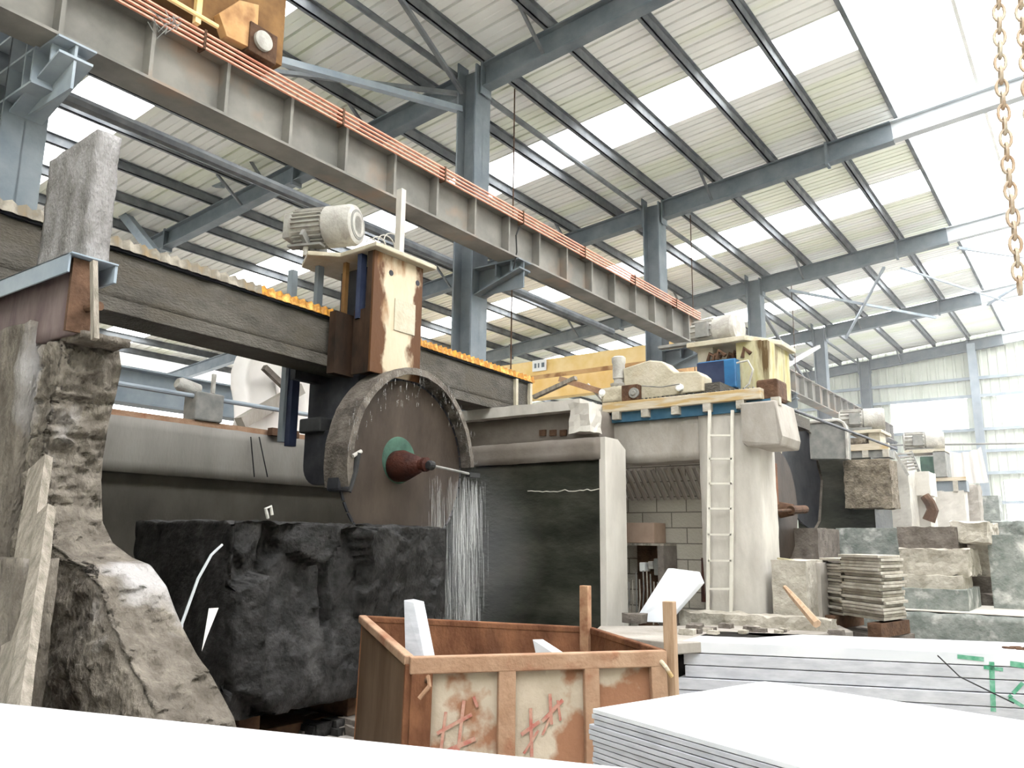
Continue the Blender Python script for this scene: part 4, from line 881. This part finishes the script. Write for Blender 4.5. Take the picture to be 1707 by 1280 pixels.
# debris-covered low slabs in front of the pillar
z_ = .8
pts = [at(1128, 1074, 'z', z_), at(1422, 1052, 'z', z_), at(1382, 1038, 'z', z_), at(960, 1040, 'z', z_), at(985, 1050, 'z', z_)]
pts = [at(985, 1056, 'z', z_), at(1128, 1072, 'z', z_), at(1422, 1052, 'z', z_), at(1400, 1042, 'z', z_), at(1000, 1043, 'z', z_)]
tag(MB().poly([p-Vector((0, 0, .1)) for p in pts], (0, 0, .1)).build('debris_slab', 'concrete', bevel=.01), 'flat grey slab strewn with stone chips in front of the ladder pillar', 'slab')
cc = sum(pts, Vector())/5
mb = MB().rough(-.5, .5, -.5, .5, 0, .7, step=.07, amp=.03, freq=5, seed=2)
q = at(1050, 1060, 'z', .7); mb.v = [Vector((q.x+.2+v.x*1.5, q.y+.4+v.y*.8, v.z)) for v in mb.v]
tag(mb.build('black_stone', 'granite', smooth=True), 'black rough stone carrying the debris-covered slab behind the bin', 'stone')
pb('broken_ledge', 'pale_stone', 1135, 1385, 1026, 1044, 9.0, .25, 'low crumbling stone ledge at the foot of the ladder', 'ledge', z0=.0, amp=.03)
random.seed(11)
for k in range(26):
    q = at(1135+random.random()*260, 1046+random.random()*12, 'z', z_); s_ = .02+.035*random.random()
    tag(MB().rough(q.x-s_*1.4, q.x+s_*1.4, q.y-s_, q.y+s_, z_, z_+s_, step=.05, amp=.012, freq=20, seed=k).build('stone_chip', 'pale_stone' if k % 2 else 'brown_stone'), 'small stone chip lying on the debris-covered slab', 'stone', 'chips on the debris slab')
a, b, c_, d = at(1113, 947, 'y', 9.0), at(1158, 953, 'y', 9.0), at(1108, 1038, 'y', 8.7), at(1056, 1036, 'y', 8.7)
tag(MB().poly([a, b, at(1166, 972, 'y', 8.97), c_, d], (.04, .06, .0)).build('leaning_slab', 'marble', bevel=.008), 'white polished slab leaning tilted against the switch cabinet', 'slab')
tag(MB().rough(d.x-.02, d.x+.22, 8.45, 8.62, .8, .9, step=.05, amp=.02, seed=8).build('wedge_stone', 'brown_stone'), 'small dark stone wedging the foot of the leaning white slab', 'stone')
a, b = at(1308, 978, 'y', 8.9), at(1362, 1040, 'y', 8.5)
tag(MB().tube([a, a.lerp(b, .25), b], .022, 6, .045).build('wooden_stick', 'wood'), 'short pointed wooden stake leaning right of the ladder', 'stick')
# cream block and stone behind it
pb('sawn_block', 'pale_stone', 1290, 1342, 934, 1040, 9.3, .9, 'pale sawn block with a scalloped edge right of the ladder pillar', z0=0, amp=.008)
pb('sawn_block', 'concrete', 1343, 1366, 938, 1040, 9.7, .5, 'narrow darker block beside the pale sawn block', z0=0, amp=.008)  # darker colour than the neighbouring block
q = at(1312, 934, 'y', 9.4); tag(MB().bar(q+Vector((-.1, 0, .02)), q+Vector((.08, -.03, .0)), .05, .02).build('yellow_wedge', 'yellow_mossy'), 'small yellow wedge lying on the pale sawn block', 'wedge')
pb('grey_block', 'brown_stone', 1283, 1362, 880, 940, 12.6, 1.2, 'dark wet block under the second saw blade', z0=0)
# plates
F = Vector((-2.0, 9.2, 0)); Lc = at(1373, 980, 'y', 10.0); Rc = at(1508, 980, 'y', 9.75)
Lc.z = 0; Rc.z = 0; Lc = Vector((Lc.x, Lc.y, 0)); F = at(1472, 1000, 'y', 9.2); F.z = 0; BK = Lc+Rc-F
zt0, zb0 = at(1472, 925, 'y', 9.2).z, at(1472, 1036, 'y', 9.2).z; NP = 20; hp = (zt0-zb0)/NP
random.seed(21)
ul, ur = (Lc-F), (Rc-F)
for k in range(NP):
    j1, j2 = random.uniform(-.04, .04), random.uniform(-.03, .05); z = zb0+hp*k
    topk = k >= NP-2
    f_ = F-ul.normalized()*j1+ur.normalized()*j2
    l0 = .32 if topk else 0; l1 = .62 if not topk else 1.0
    c4 = [f_, f_+ur*(1+j2*.3), f_+ur*(1+j2*.3)+ul*(.66), f_+ul*.66]
    tag(MB().poly([p+Vector((0, 0, z)) for p in c4], (0, 0, hp*.86)).build('stone_plate', 'pale_stone', bevel=.003), 'grey-brown stone plate in the front pile of thin plates' if k < NP-1 else 'uppermost pale plate of the pile of thin plates', 'plate', 'front pile of stone plates' if k < NP-1 else None)
    if k < NP-3 or k == NP-1:
        f2 = F+ul*.68+ur*.06+ur.normalized()*random.uniform(-.04, .03); z2 = z-hp*(.4 if k < NP-1 else 1.5)
        e_ = .36+random.uniform(-.04, .03)
        c4 = [f2, f2+ur*.9, f2+ur*.9+ul*e_, f2+ul*e_]
        tag(MB().poly([p+Vector((0, 0, z2)) for p in c4], (0, 0, hp*.86)).build('stone_plate', 'pale_stone', bevel=.003), 'rough stone plate in the left half of the pile of thin plates', 'plate', 'left pile of stone plates')
for k, f in enumerate((.1, .85)):
    q = F+ul*f; tag(MB().bar(q-ur.normalized()*.1+Vector((0, 0, zb0-.09)), q+ur*1.1+Vector((0, 0, zb0-.09)), .14, .14).build('bearer_timber', 'rust_dark'), ['dark bearer under the front of the stone plates', 'dark bearer under the left of the stone plates'][k], 'timber', 'bearers under the plates')
tag(MB().poly([F+Vector((-.1, .1, 0)), F+ur*1.3+Vector((0, 0, 0)), BK, Lc], (0, 0, zb0-.165)).build('base_block', 'brown_stone'), 'brown stone base under the pile of thin plates', 'stone')
# big rough slabs piled at right
pb('rough_slab', 'green_stone', 1396, 1502, 880, 925, 14.2, 1.4, 'dark green slab end behind the pile of plates', z0=0, seed=3)
pb('rough_slab', 'brown_stone', 1498, 1592, 878, 914, 12.4, 1.0, 'thick brown slab with a pale broken edge, top of the big stone pile', amp=.02, seed=1)
pb('rough_slab', 'pale_stone', 1586, 1646, 870, 905, 12.6, 1.2, 'white rough slab right of the brown slab on the big pile', amp=.04, seed=2)
pb('rough_slab', 'pale_stone', 1502, 1612, 915, 958, 12.2, 1.1, 'pinkish grey rough slab second in the big stone pile', amp=.035, seed=4)
pb('rough_slab', 'pale_stone', 1508, 1604, 959, 981, 12.1, .9, 'thin pale broken slab third in the big stone pile', amp=.02, seed=5)
pb('rough_slab', 'green_stone', 1504, 1612, 982, 1010, 12.0, 1.2, 'olive grey slab at the bottom of the big stone pile', z0=0, amp=.01, seed=6)
pb('stone_trough', 'pale_stone', 1596, 1650, 905, 920, 13.9, .8, 'pale lintel stone over a dark opening in the stone pile', amp=.02)
pb('stone_upright', 'pale_stone', 1634, 1650, 921, 960, 13.9, .5, 'pale stone leg right of the dark opening', amp=.01)
pb('rough_slab', 'brown_stone', 1600, 1660, 961, 988, 13.8, 1.2, 'dark brown slab right of the big stone pile', amp=.02, seed=8)
pb('rough_slab', 'brown_stone', 1608, 1668, 990, 1006, 13.6, 1.3, 'low brown slab at the foot beside the green panel', z0=0, amp=.02, seed=9)
pb('green_panel', 'green_stone', 1656, 1800, 892, 1004, 12.9, .12, 'large upright grey-green sawn panel at the right edge', 'panel', z0=0, amp=.004)
pb('rough_slab', 'green_stone', 1650, 1800, 868, 892, 15.0, 1.4, 'long green slab with white top behind the upright green panel', z0=0, amp=.03, seed=10)

# ================================================================ SECOND SAW
def motor(name, c, ax, R, L_, m, label, grp=None, base=None):
    t = thing(name, tuple(c-Vector((0, 0, R))), label, 'motor', grp); ax = ax.normalized()
    MB().lathe(c-ax*L_*.5, ax, [(0, R*.6), (.02, R*.85), (L_*.55, R*.85)], 28).build('body', m, t, smooth='auto')
    MB().lathe(c+ax*L_*.02, ax, [(0, R*.9), (.02, R), (L_*.4, R), (L_*.46, R*.85)], 28).build('fan_cowl', m, t, smooth='auto')
    sd = ax.cross(Vector((0, 0, 1)))
    for k in range(16):
        an = 2*math.pi*k/16; rd = sd*math.cos(an)+Vector((0, 0, 1))*math.sin(an); MB().bar(c-ax*L_*.45+rd*R*.9, c+ax*0+rd*R*.9, .01, R*.2, rd).build('fin', m, t)
    q = c-ax*L_*.15+sd*R*.9; MB().hexa(q-ax*R*.45-Vector((0, 0, R*.5)), q+ax*R*.45-Vector((0, 0, R*.5)), q+ax*R*.45+sd*R*.3-Vector((0, 0, R*.5)), q-ax*R*.45+sd*R*.3-Vector((0, 0, R*.5)), (0, 0, R)).build('terminal_box', 'motor_dark', t)
    q = c-Vector((0, 0, R)); MB().hexa(q-ax*L_*.4-sd*R, q+ax*L_*.2-sd*R, q+ax*L_*.2+sd*R, q-ax*L_*.4+sd*R, (0, 0, .05)).build('foot', 'motor_dark', t)
    return t
Y2 = 10.3
S2 = t = thing('stone_saw', tuple(at(1215, 640, 'y', Y2)), 'second stone saw, mossy cream carriage with blue tank, dark angular hood', 'saw')
a = at(1158, 585, 'y', Y2); b = at(1272, 640, 'y', Y2); zt2 = at(1215, 572, 'y', Y2).z
MB().poly([(a.x-.1, Y2-.05, zt2), (b.x-.2, Y2-.05, zt2), (b.x+.12, Y2+.5, zt2), (b.x+.12, Y2+1.1, zt2), (a.x-.1, Y2+1.1, zt2)], (0, 0, .07)).build('top_plate', 'cream', t, .01)
MB().box(b.x-.36, b.x-.02, Y2+.05, Y2+.15, b.z-.1, zt2).build('right_post', 'yellow_mossy', t)
MB().box(b.x-.05, b.x+.05, Y2+.1, Y2+1.0, b.z-.1, zt2).build('side_plate', 'yellow_mossy', t)
MB().box(a.x-.0, a.x+.22, Y2+.1, Y2+.3, b.z-.1, zt2).build('left_post', 'cream', t)
MB().box(a.x+.2, b.x-.3, Y2+.8, Y2+.9, b.z-.1, zt2).build('rear_plate', 'dark_steel', t)
q0, q1 = at(1162, 604, 'y', Y2-.1), at(1228, 645, 'y', Y2-.1)
MB().box(q0.x, q1.x, Y2-.1, Y2+.35, q1.z, q0.z).build('blue_tank', 'blue_tank', t, .02)
MB().box(q0.x, q0.x+.38, Y2-.11, Y2-.1, q1.z, q0.z-.02).build('dark_tank_front', 'navy', t)
hs = MB()
for k in range(8):
    p = Vector((q0.x+.1+.08*k, Y2+random.uniform(-.05, .2), q0.z+.02)); hs.tube([p, p+Vector((.03, 0, .08+.05*random.random())), p+Vector((.12, 0, .04))], .03, 6)
hs.build('valve_cluster', 'rust_dark', t)
p = at(1228, 605, 'y', Y2-.15); MB().tube([p+Vector((0, 0, 0)), p+Vector((.16, -.02, .01)), p+Vector((.22, -.02, -.12)), p+Vector((.16, -.02, -.3)), p+Vector((.05, 0, -.38))], .014, 8).build('hose', 'motor', t)
a = at(1195, 541, 'y', Y2+.35)
TM2 = motor('second_saw_motor', Vector((a.x, Y2+.35, zt2+.07+.21)), Vector((1, -.15, 0)), .21, .72, 'motor', 'dusty motor on top of the second saw carriage')
tag(MB().bar(at(1100, 580, 'y', Y2+.1), at(1160, 572, 'y', Y2+.1), .12, .04).build('bent_bracket', 'motor_dark'), 'bent flat bracket sticking out left under the second saw motor', 'bracket')
# gearbox carriage on the rail
YG = 9.55
t = thing('rail_gearbox', tuple(at(1100, 668, 'y', YG)), 'cream cast gearbox carriage sitting on the black bellows of the rail', 'gearbox')
MB().poly([at(*p, 'y', YG) for p in ((1038, 614), (1082, 600), (1104, 602), (1124, 620), (1162, 618), (1172, 626), (1172, 652), (1140, 656), (1080, 666), (1042, 668))], (0, .3, 0)).build('housing', 'cream', t, .02)
MB().box(at(1043, 660, 'y', YG).x, at(1070, 660, 'y', YG).x, YG-.12, YG, at(1055, 668, 'y', YG-.1).z, at(1055, 641, 'y', YG-.1).z).build('drive_flange', 'rust_dark', t, .01)
q = at(1057, 655, 'y', YG-.12); MB().lathe((q.x, YG-.11, q.z), (0, -1, 0), [(0, .07), (.03, .07), (.03, .04), (.05, .03)], 18).build('shaft_end', 'motor_dark', t, smooth='auto')
q = at(1029, 645, 'y', YG); MB().rough(q.x-.22, q.x+.14, YG-.05, YG+.2, at(1029, 670, 'y', YG).z, q.z, step=.05, amp=.02, seed=4).build('worm_case', 'cream', t, smooth=True)
MB().lathe((q.x, YG+.05, q.z), (0, 0, 1), [(0, .1), (.03, .12), (.05, .12), (.06, .07), (.12, .07)], 20).build('motor_flange', 'motor', t, smooth='auto')
MB().lathe((q.x, YG+.05, q.z+.12), (0, 0, 1), [(0, .085), (.2, .085), (.23, .095), (.29, .095), (.31, .07)], 20).build('vertical_motor', 'motor', t, smooth='auto')
for px in (1005, 1133):
    q = at(px, 655 if px < 1100 else 646, 'y', YG-.02); MB().lathe((q.x, YG, q.z), (0, -1, 0), [(0, .05), (.05, .05), (.06, .03)], 14).build('white_cap', 'white', t)
p, q = at(1070, 643, 'y', YG-.06), at(1133, 640, 'y', YG-.06); MB().tube([p, (p+q)/2-Vector((0, 0, .03)), q], .008).build('oil_line', 'motor_dark', t)
for k, (p, q, wd, m_, lb) in enumerate([((890, 662), (960, 630), .07, 'wood_grey', 'grey broken arm rising behind the end of the saw beam'), ((935, 632), (1000, 652), .1, 'bin_pale_rust', 'brown bent arm falling towards the rail gearbox'), ((980, 640), (1008, 672), .03, 'motor', 'pale hose drooping beside the rail gearbox')]):
    tag(MB().bar(at(*p, 'y', 9.7), at(*q, 'y', 9.65), wd, wd*.8).build('scrap_bar', m_), lb, 'bar')
# hood and blade of the second saw
XB = -3.9
TG2 = t = thing('second_blade_guard', tuple(at(1320, 880, 'x', XB)), 'dark angular hood of the second saw seen right of the pillar', 'guard')
ol = [(1296, 830), (1298, 735), (1313, 703), (1332, 710), (1353, 728), (1358, 770), (1365, 800), (1361, 868), (1352, 884), (1335, 872)]
MB().poly([at(a, b, 'x', XB-.25) for a, b in ol], (.03, 0, 0)).build('back_plate', 'dark_steel', t)
mb = MB(); pr = [at(a, b, 'x', XB-.25) for a, b in ol[1:9]]
for a, b in zip(pr, pr[1:]): mb.hexa(a, b, b+Vector((.07, 0, 0)), a+Vector((.07, 0, 0)), (0, .01, -.015))
mb.build('rim_band', 'guard', t)
MB().poly([at(a, b, 'x', XB-.2) for a, b in ((1288, 690), (1312, 702), (1296, 735), (1292, 760))], (.1, 0, 0)).build('cream_side_plate', 'cream', t)
c2 = at(1299, 850, 'x', XB)
TB2 = t = thing('second_saw_blade', tuple(c2), 'grey-green circular blade of the second saw', 'blade')
MB().lathe((XB, c2.y, c2.z+.05), (1, 0, 0), [(0, .82), (.014, .82)], 64).build('disc', 'blade', t, smooth='auto')
MB().lathe((XB+.014, c2.y, c2.z), (1, 0, 0), [(0, .12), (.1, .1), (.2, .08)], 20).build('hub', 'rust_dark', t, smooth='auto')
p, q = at(1266, 853, 'x', XB+.25), at(1342, 849, 'x', XB+.25)
TP2 = t = thing('spray_pipe', tuple(p), 'horizontal dark spray pipe in front of the second blade', 'pipe')
MB().tube([p, q], .022, 8).build('pipe', 'rust_dark', t); MB().tube([at(1318, 850, 'x', XB+.25), q], .06, 12).build('pipe_sleeve', 'rust_dark', t)
a = at(1268, 770, 'y', 10.6)
tag(MB().box(a.x, a.x+.12, 10.6, 10.9, 2.2, a.z).build('red_post', 'bin_rust', bevel=.01), 'narrow red-brown post between the pillar and the second blade', 'post')
# third saw
Y3 = 14.5
TH3 = t = thing('third_saw_hood', tuple(at(1378, 760, 'y', Y3)), 'grey sheet hood with one rounded corner behind the second blade', 'guard')
hp_ = [(1345, 765), (1345, 704), (1396, 700), (1406, 705), (1411, 716), (1413, 765)]
MB().poly([at(a, b, 'y', Y3) for a, b in hp_], (0, .25, 0)).build('sheet', 'motor_dark', t, .01)
mb = MB(); pr = [at(a, b, 'y', Y3-.02) for a, b in hp_[1:]]
mb.tube(pr, .03, 6); mb.build('rim', 'motor', t)
a = at(1325, 768, 'y', 15.2); b = at(1462, 905, 'y', 15.2)
tag(MB().box(a.x, b.x, 15.2, 16.6, 0, a.z).build('dark_bay_wall', 'wet_wall'), 'dark bay wall behind the second blade', 'wall')  # very dark tone over the whole wall
pb('rough_wall_end', 'rough_face', 1408, 1482, 766, 818, 14.9, .6, 'rough brown concrete wall end under the third saw rail', 'wall', amp=.03, z0=2.3)
t = thing('third_saw_rail', tuple(at(1445, 765, 'y', 16)), 'saw rail with packing blocks under the third saw', 'rail')
a, b = at(1411, 765, 'y', 16), at(1481, 738, 'y', 16)
MB().box(a.x, b.x, 16, 16.5, a.z, b.z-.12).build('beam', 'motor_dark', t); MB().box(a.x, b.x, 15.95, 16.1, b.z-.12, b.z).build('edge_timber', 'wood_pale', t)
for k in range(2): MB().box(a.x+.3+.35*k, a.x+.4+.35*k, 15.93, 16, a.z, b.z-.12).build('packing_block', 'pale_stone', t)
S3 = t = thing('stone_saw', tuple(at(1445, 738, 'y', 16.2)), 'third stone saw, muddy cream carriage, motor and round-cornered grey hood', 'saw')
a, b = at(1414, 740, 'y', 16.3), at(1478, 714, 'y', 16.3)
MB().box(a.x, b.x-.1, 16.3, 17.2, b.z-.06, b.z).build('top_plate', 'cream', t, .01); MB().box(b.x-.35, b.x-.15, 16.4, 16.9, a.z, b.z-.06).build('post', 'cream', t)
MB().rough(a.x, b.x-.4, 16.35, 16.8, a.z, b.z-.14, step=.08, amp=.04, freq=6).build('mud_pile', 'rough_face', t, smooth=True)
a = at(1437, 700, 'y', 16.7); TM3 = motor('third_saw_motor', Vector((a.x, 16.7, a.z)), Vector((1, .2, 0)), .22, .85, 'motor', 'hazy motor on top of the third saw')
# pillars and machines further back
pb('far_pillar', 'concrete_pale', 1482, 1512, 768, 900, 17.5, .8, 'first white pillar right of the rough wall end', 'pillar', z0=0, amp=.015, seed=1)
pb('far_pillar', 'concrete_pale', 1512, 1545, 790, 900, 18.5, .8, 'second pale pillar with a stepped head', 'pillar', z0=0, amp=.015, seed=2)
pb('far_corbel', 'concrete_pale', 1522, 1548, 786, 826, 18.2, .8, 'pale corbel block on the second far pillar', 'block', amp=.01)
t = thing('louvred_chute', tuple(at(1518, 790, 'y', 17.2)), 'slanted slatted metal chute leaning above the far pillars', 'chute')
for k in range(6):
    MB().bar(at(1497+k*3.6, 757+k*5.2, 'y', 17.1), at(1520+k*2.2, 755+k*5, 'y', 17.1), .1, .03).build('slat', 'motor', t)
MB().bar(at(1490, 752, 'y', 17.1), at(1514, 792, 'y', 17.1), .05, .05).build('side_bar', 'motor', t); MB().bar(at(1518, 752, 'y', 17.1), at(1532, 786, 'y', 17.1), .05, .05).build('side_bar', 'motor_dark', t)
Y4 = 21
pb('far_bay_wall', 'concrete_pale', 1545, 1607, 818, 900, Y4, .5, 'pale wall of the fourth saw bay', 'wall', z0=0, amp=.01)
S4 = t = thing('stone_saw', tuple(at(1565, 800, 'y', Y4)), 'distant fourth saw with green tank and dark post', 'saw')
a, b = at(1540, 800, 'y', Y4), at(1610, 796, 'y', Y4)
MB().box(a.x, b.x, Y4, Y4+.4, a.z-.28, a.z-.04).build('blue_beam', 'steel', t); MB().box(a.x, b.x, Y4-.05, Y4+.05, a.z-.04, a.z+.04).build('edge_timber', 'wood_pale', t)
for k in range(2): MB().box(a.x+.1+.5*k, a.x+.2+.5*k, Y4-.06, Y4, a.z-.28, a.z-.04).build('packing_block', 'pale_stone', t)
a, b = at(1536, 796, 'y', Y4), at(1576, 752, 'y', Y4); MB().box(a.x, b.x-.25, Y4, Y4+.5, a.z, b.z-.1).build('tank', 'green', t, .02); MB().box(b.x-.25, b.x, Y4-.1, Y4+.6, a.z, b.z).build('post', 'motor_dark', t); MB().box(a.x-.3, b.x, Y4-.1, Y4+.6, b.z-.02, b.z+.06).build('top_plate', 'cream', t)
a = at(1540, 738, 'y', Y4+.4); TM4 = motor('fourth_saw_motor', Vector((a.x, Y4+.4, b.z+.06+.24)), Vector((1, .2, 0)), .24, .9, 'motor', 'faint motor on top of the distant fourth saw')
tag(MB().tube([at(1541, 826, 'y', 18.0), at(1550, 838, 'y', 18.0), at(1555, 850, 'y', 18.0), at(1548, 868, 'y', 18)], .09, 8, .12).build('dark_hose', 'rust_dark'), 'thick dark hose hanging beside the second far pillar', 'hose')
pb('far_pillar', 'concrete', 1612, 1630, 808, 900, 22, .6, 'slim weathered pillar right of the pale bay wall', 'pillar', z0=0, amp=.03, seed=3)
pb('grey_cabinet', 'green_stone', 1634, 1664, 826, 900, 24, .8, 'grey-green cabinet standing in front of the end wall', 'cabinet', z0=0, amp=.002)
a = at(1572, 800, 'y', 23); b = at(1636, 745, 'y', 23)
cl = MB(); n = 16; vs = []
for i in range(n+1):
    for j in range(5):
        f = i/n; vs.append((a.x+(b.x-a.x)*f+(.15*(1-j/4)*(f-.4)), 23+.12*math.sin(i*1.9), a.z-.1+(b.z-a.z+.1)*j/4-.12*math.sin(math.pi*f)*(j == 4)))
cl.add(vs, [(i*5+j, (i+1)*5+j, (i+1)*5+j+1, i*5+j+1) for i in range(n) for j in range(4)])
cl.add([v+Vector((0, .015, 0)) for v in cl.v], [tuple(reversed(f)) for f in cl.f])
tag(cl.build('plastic_tarpaulin', 'cloth', smooth=True), 'white tarpaulin hanging in front of the end wall', 'tarpaulin')
rod('overhead_cable', at(1480, 742, 'y', 24), at(1760, 738, 'y', 24), .025, 'motor_dark', 'dark cable stretched across in front of the end wall', 'cable')

# ================================================================ WATER
random.seed(2)
def curtain(name, pts, n, l0, l1, r, label):
    mb = MB()
    for k in range(n):
        p, q = random.choice(pts); f = random.random(); s_ = p.lerp(q, f)+Vector((random.gauss(0, .05), random.gauss(0, .07), 0)); L_ = random.uniform(l0, l1); z0 = s_.z-random.random()**1.2*(s_.z-.3)*.8
        mb.tube([Vector((s_.x, s_.y, z0)), Vector((s_.x+.01, s_.y+.01, z0-L_))], r*random.uniform(.5, 1.2), 4)
    o = mb.build(name, 'water'); tag(o, label, 'water'); return stuff(o)
pa, pb_ = at(716, 792, 'x', BXX+.25), at(797, 797, 'x', BXX+.15)
curtain('falling_water', [(pa, pb_), (pa.lerp(pb_, .6), pb_)], 520, .15, .7, .0024, 'streaks of water falling from the pipe right of the blade hub')
mb = MB()
for k in range(150):
    a = math.radians(random.uniform(20, 160)); r = 1.06; p = Vector((-5.88+random.uniform(-.03, .03), by+math.cos(a)*r, bz+math.sin(a)*r-random.random()*.4)); mb.tube([p, p-Vector((0, 0, random.uniform(.02, .08)))], .0022, 4)
stuff(tag(mb.build('dripping_water', 'water'), 'short drips of water falling off the rim of the blade hood', 'water'))

# ================================================================ MIST AND HAZE
def haze(name, label, x0, x1, y0, y1, z0, z1, dens, falloff=None):
    m = bpy.data.materials.new(name); m.use_nodes = True; N = m.node_tree.nodes; L = m.node_tree.links
    N.remove(N['Principled BSDF']); v = N.new('ShaderNodeVolumeScatter'); v.inputs['Color'].default_value = (.97, .97, .96, 1); v.inputs['Density'].default_value = dens
    L.new(v.outputs[0], N['Material Output'].inputs['Volume'])
    if falloff:
        g = N.new('ShaderNodeTexCoord'); mp = N.new('ShaderNodeMapping'); mp.inputs['Location'].default_value = (-1, -1, -1); mp.inputs['Scale'].default_value = (2, 2, 2)
        sp_ = N.new('ShaderNodeTexGradient'); sp_.gradient_type = 'SPHERICAL'; L.new(g.outputs['Generated'], mp.inputs[0]); L.new(mp.outputs[0], sp_.inputs[0])
        mu = N.new('ShaderNodeMath'); mu.operation = 'MULTIPLY'; mu.inputs[1].default_value = dens*2; L.new(sp_.outputs[0], mu.inputs[0]); L.new(mu.outputs[0], v.inputs['Density'])
    M[name] = m
    stuff(tag(MB().box(x0, x1, y0, y1, z0, z1).build(name, name), label, 'haze'))
adopt(S2, TM2, 'fan_cowl', 'motor_cowl'); adopt(S2, TG2, 'back_plate', 'blade_hood'); adopt(S2, TB2, 'disc', 'blade_disc'); adopt(S2, TP2, 'pipe', 'spray_pipe')
adopt(S3, TM3, 'fan_cowl', 'motor_cowl'); adopt(S3, TH3, 'sheet', 'blade_hood'); adopt(S4, TM4, 'fan_cowl', 'motor_cowl')
p = at(1215, 640, 'y', Y2); tag(MB().box(p.x-.2, p.x+.15, 9.6, 13.4, 3.5, p.z-.1).build('saw_beam', 'saw_paint'), 'short dark beam under the second saw carriage', 'beam')
haze('far_glow_haze', 'pale haze added for the washed-out glow at the far end of the hall', -7.9, 13.5, 13.0, 37.8, .05, 7.5, .008)  # volume added for the bloom-like whitening of the far end
haze('water_mist', 'fine water mist drifting beside the saw blade and granite block', -6.5, -5.2, 6.0, 8.45, .35, 2.7, .12, True)
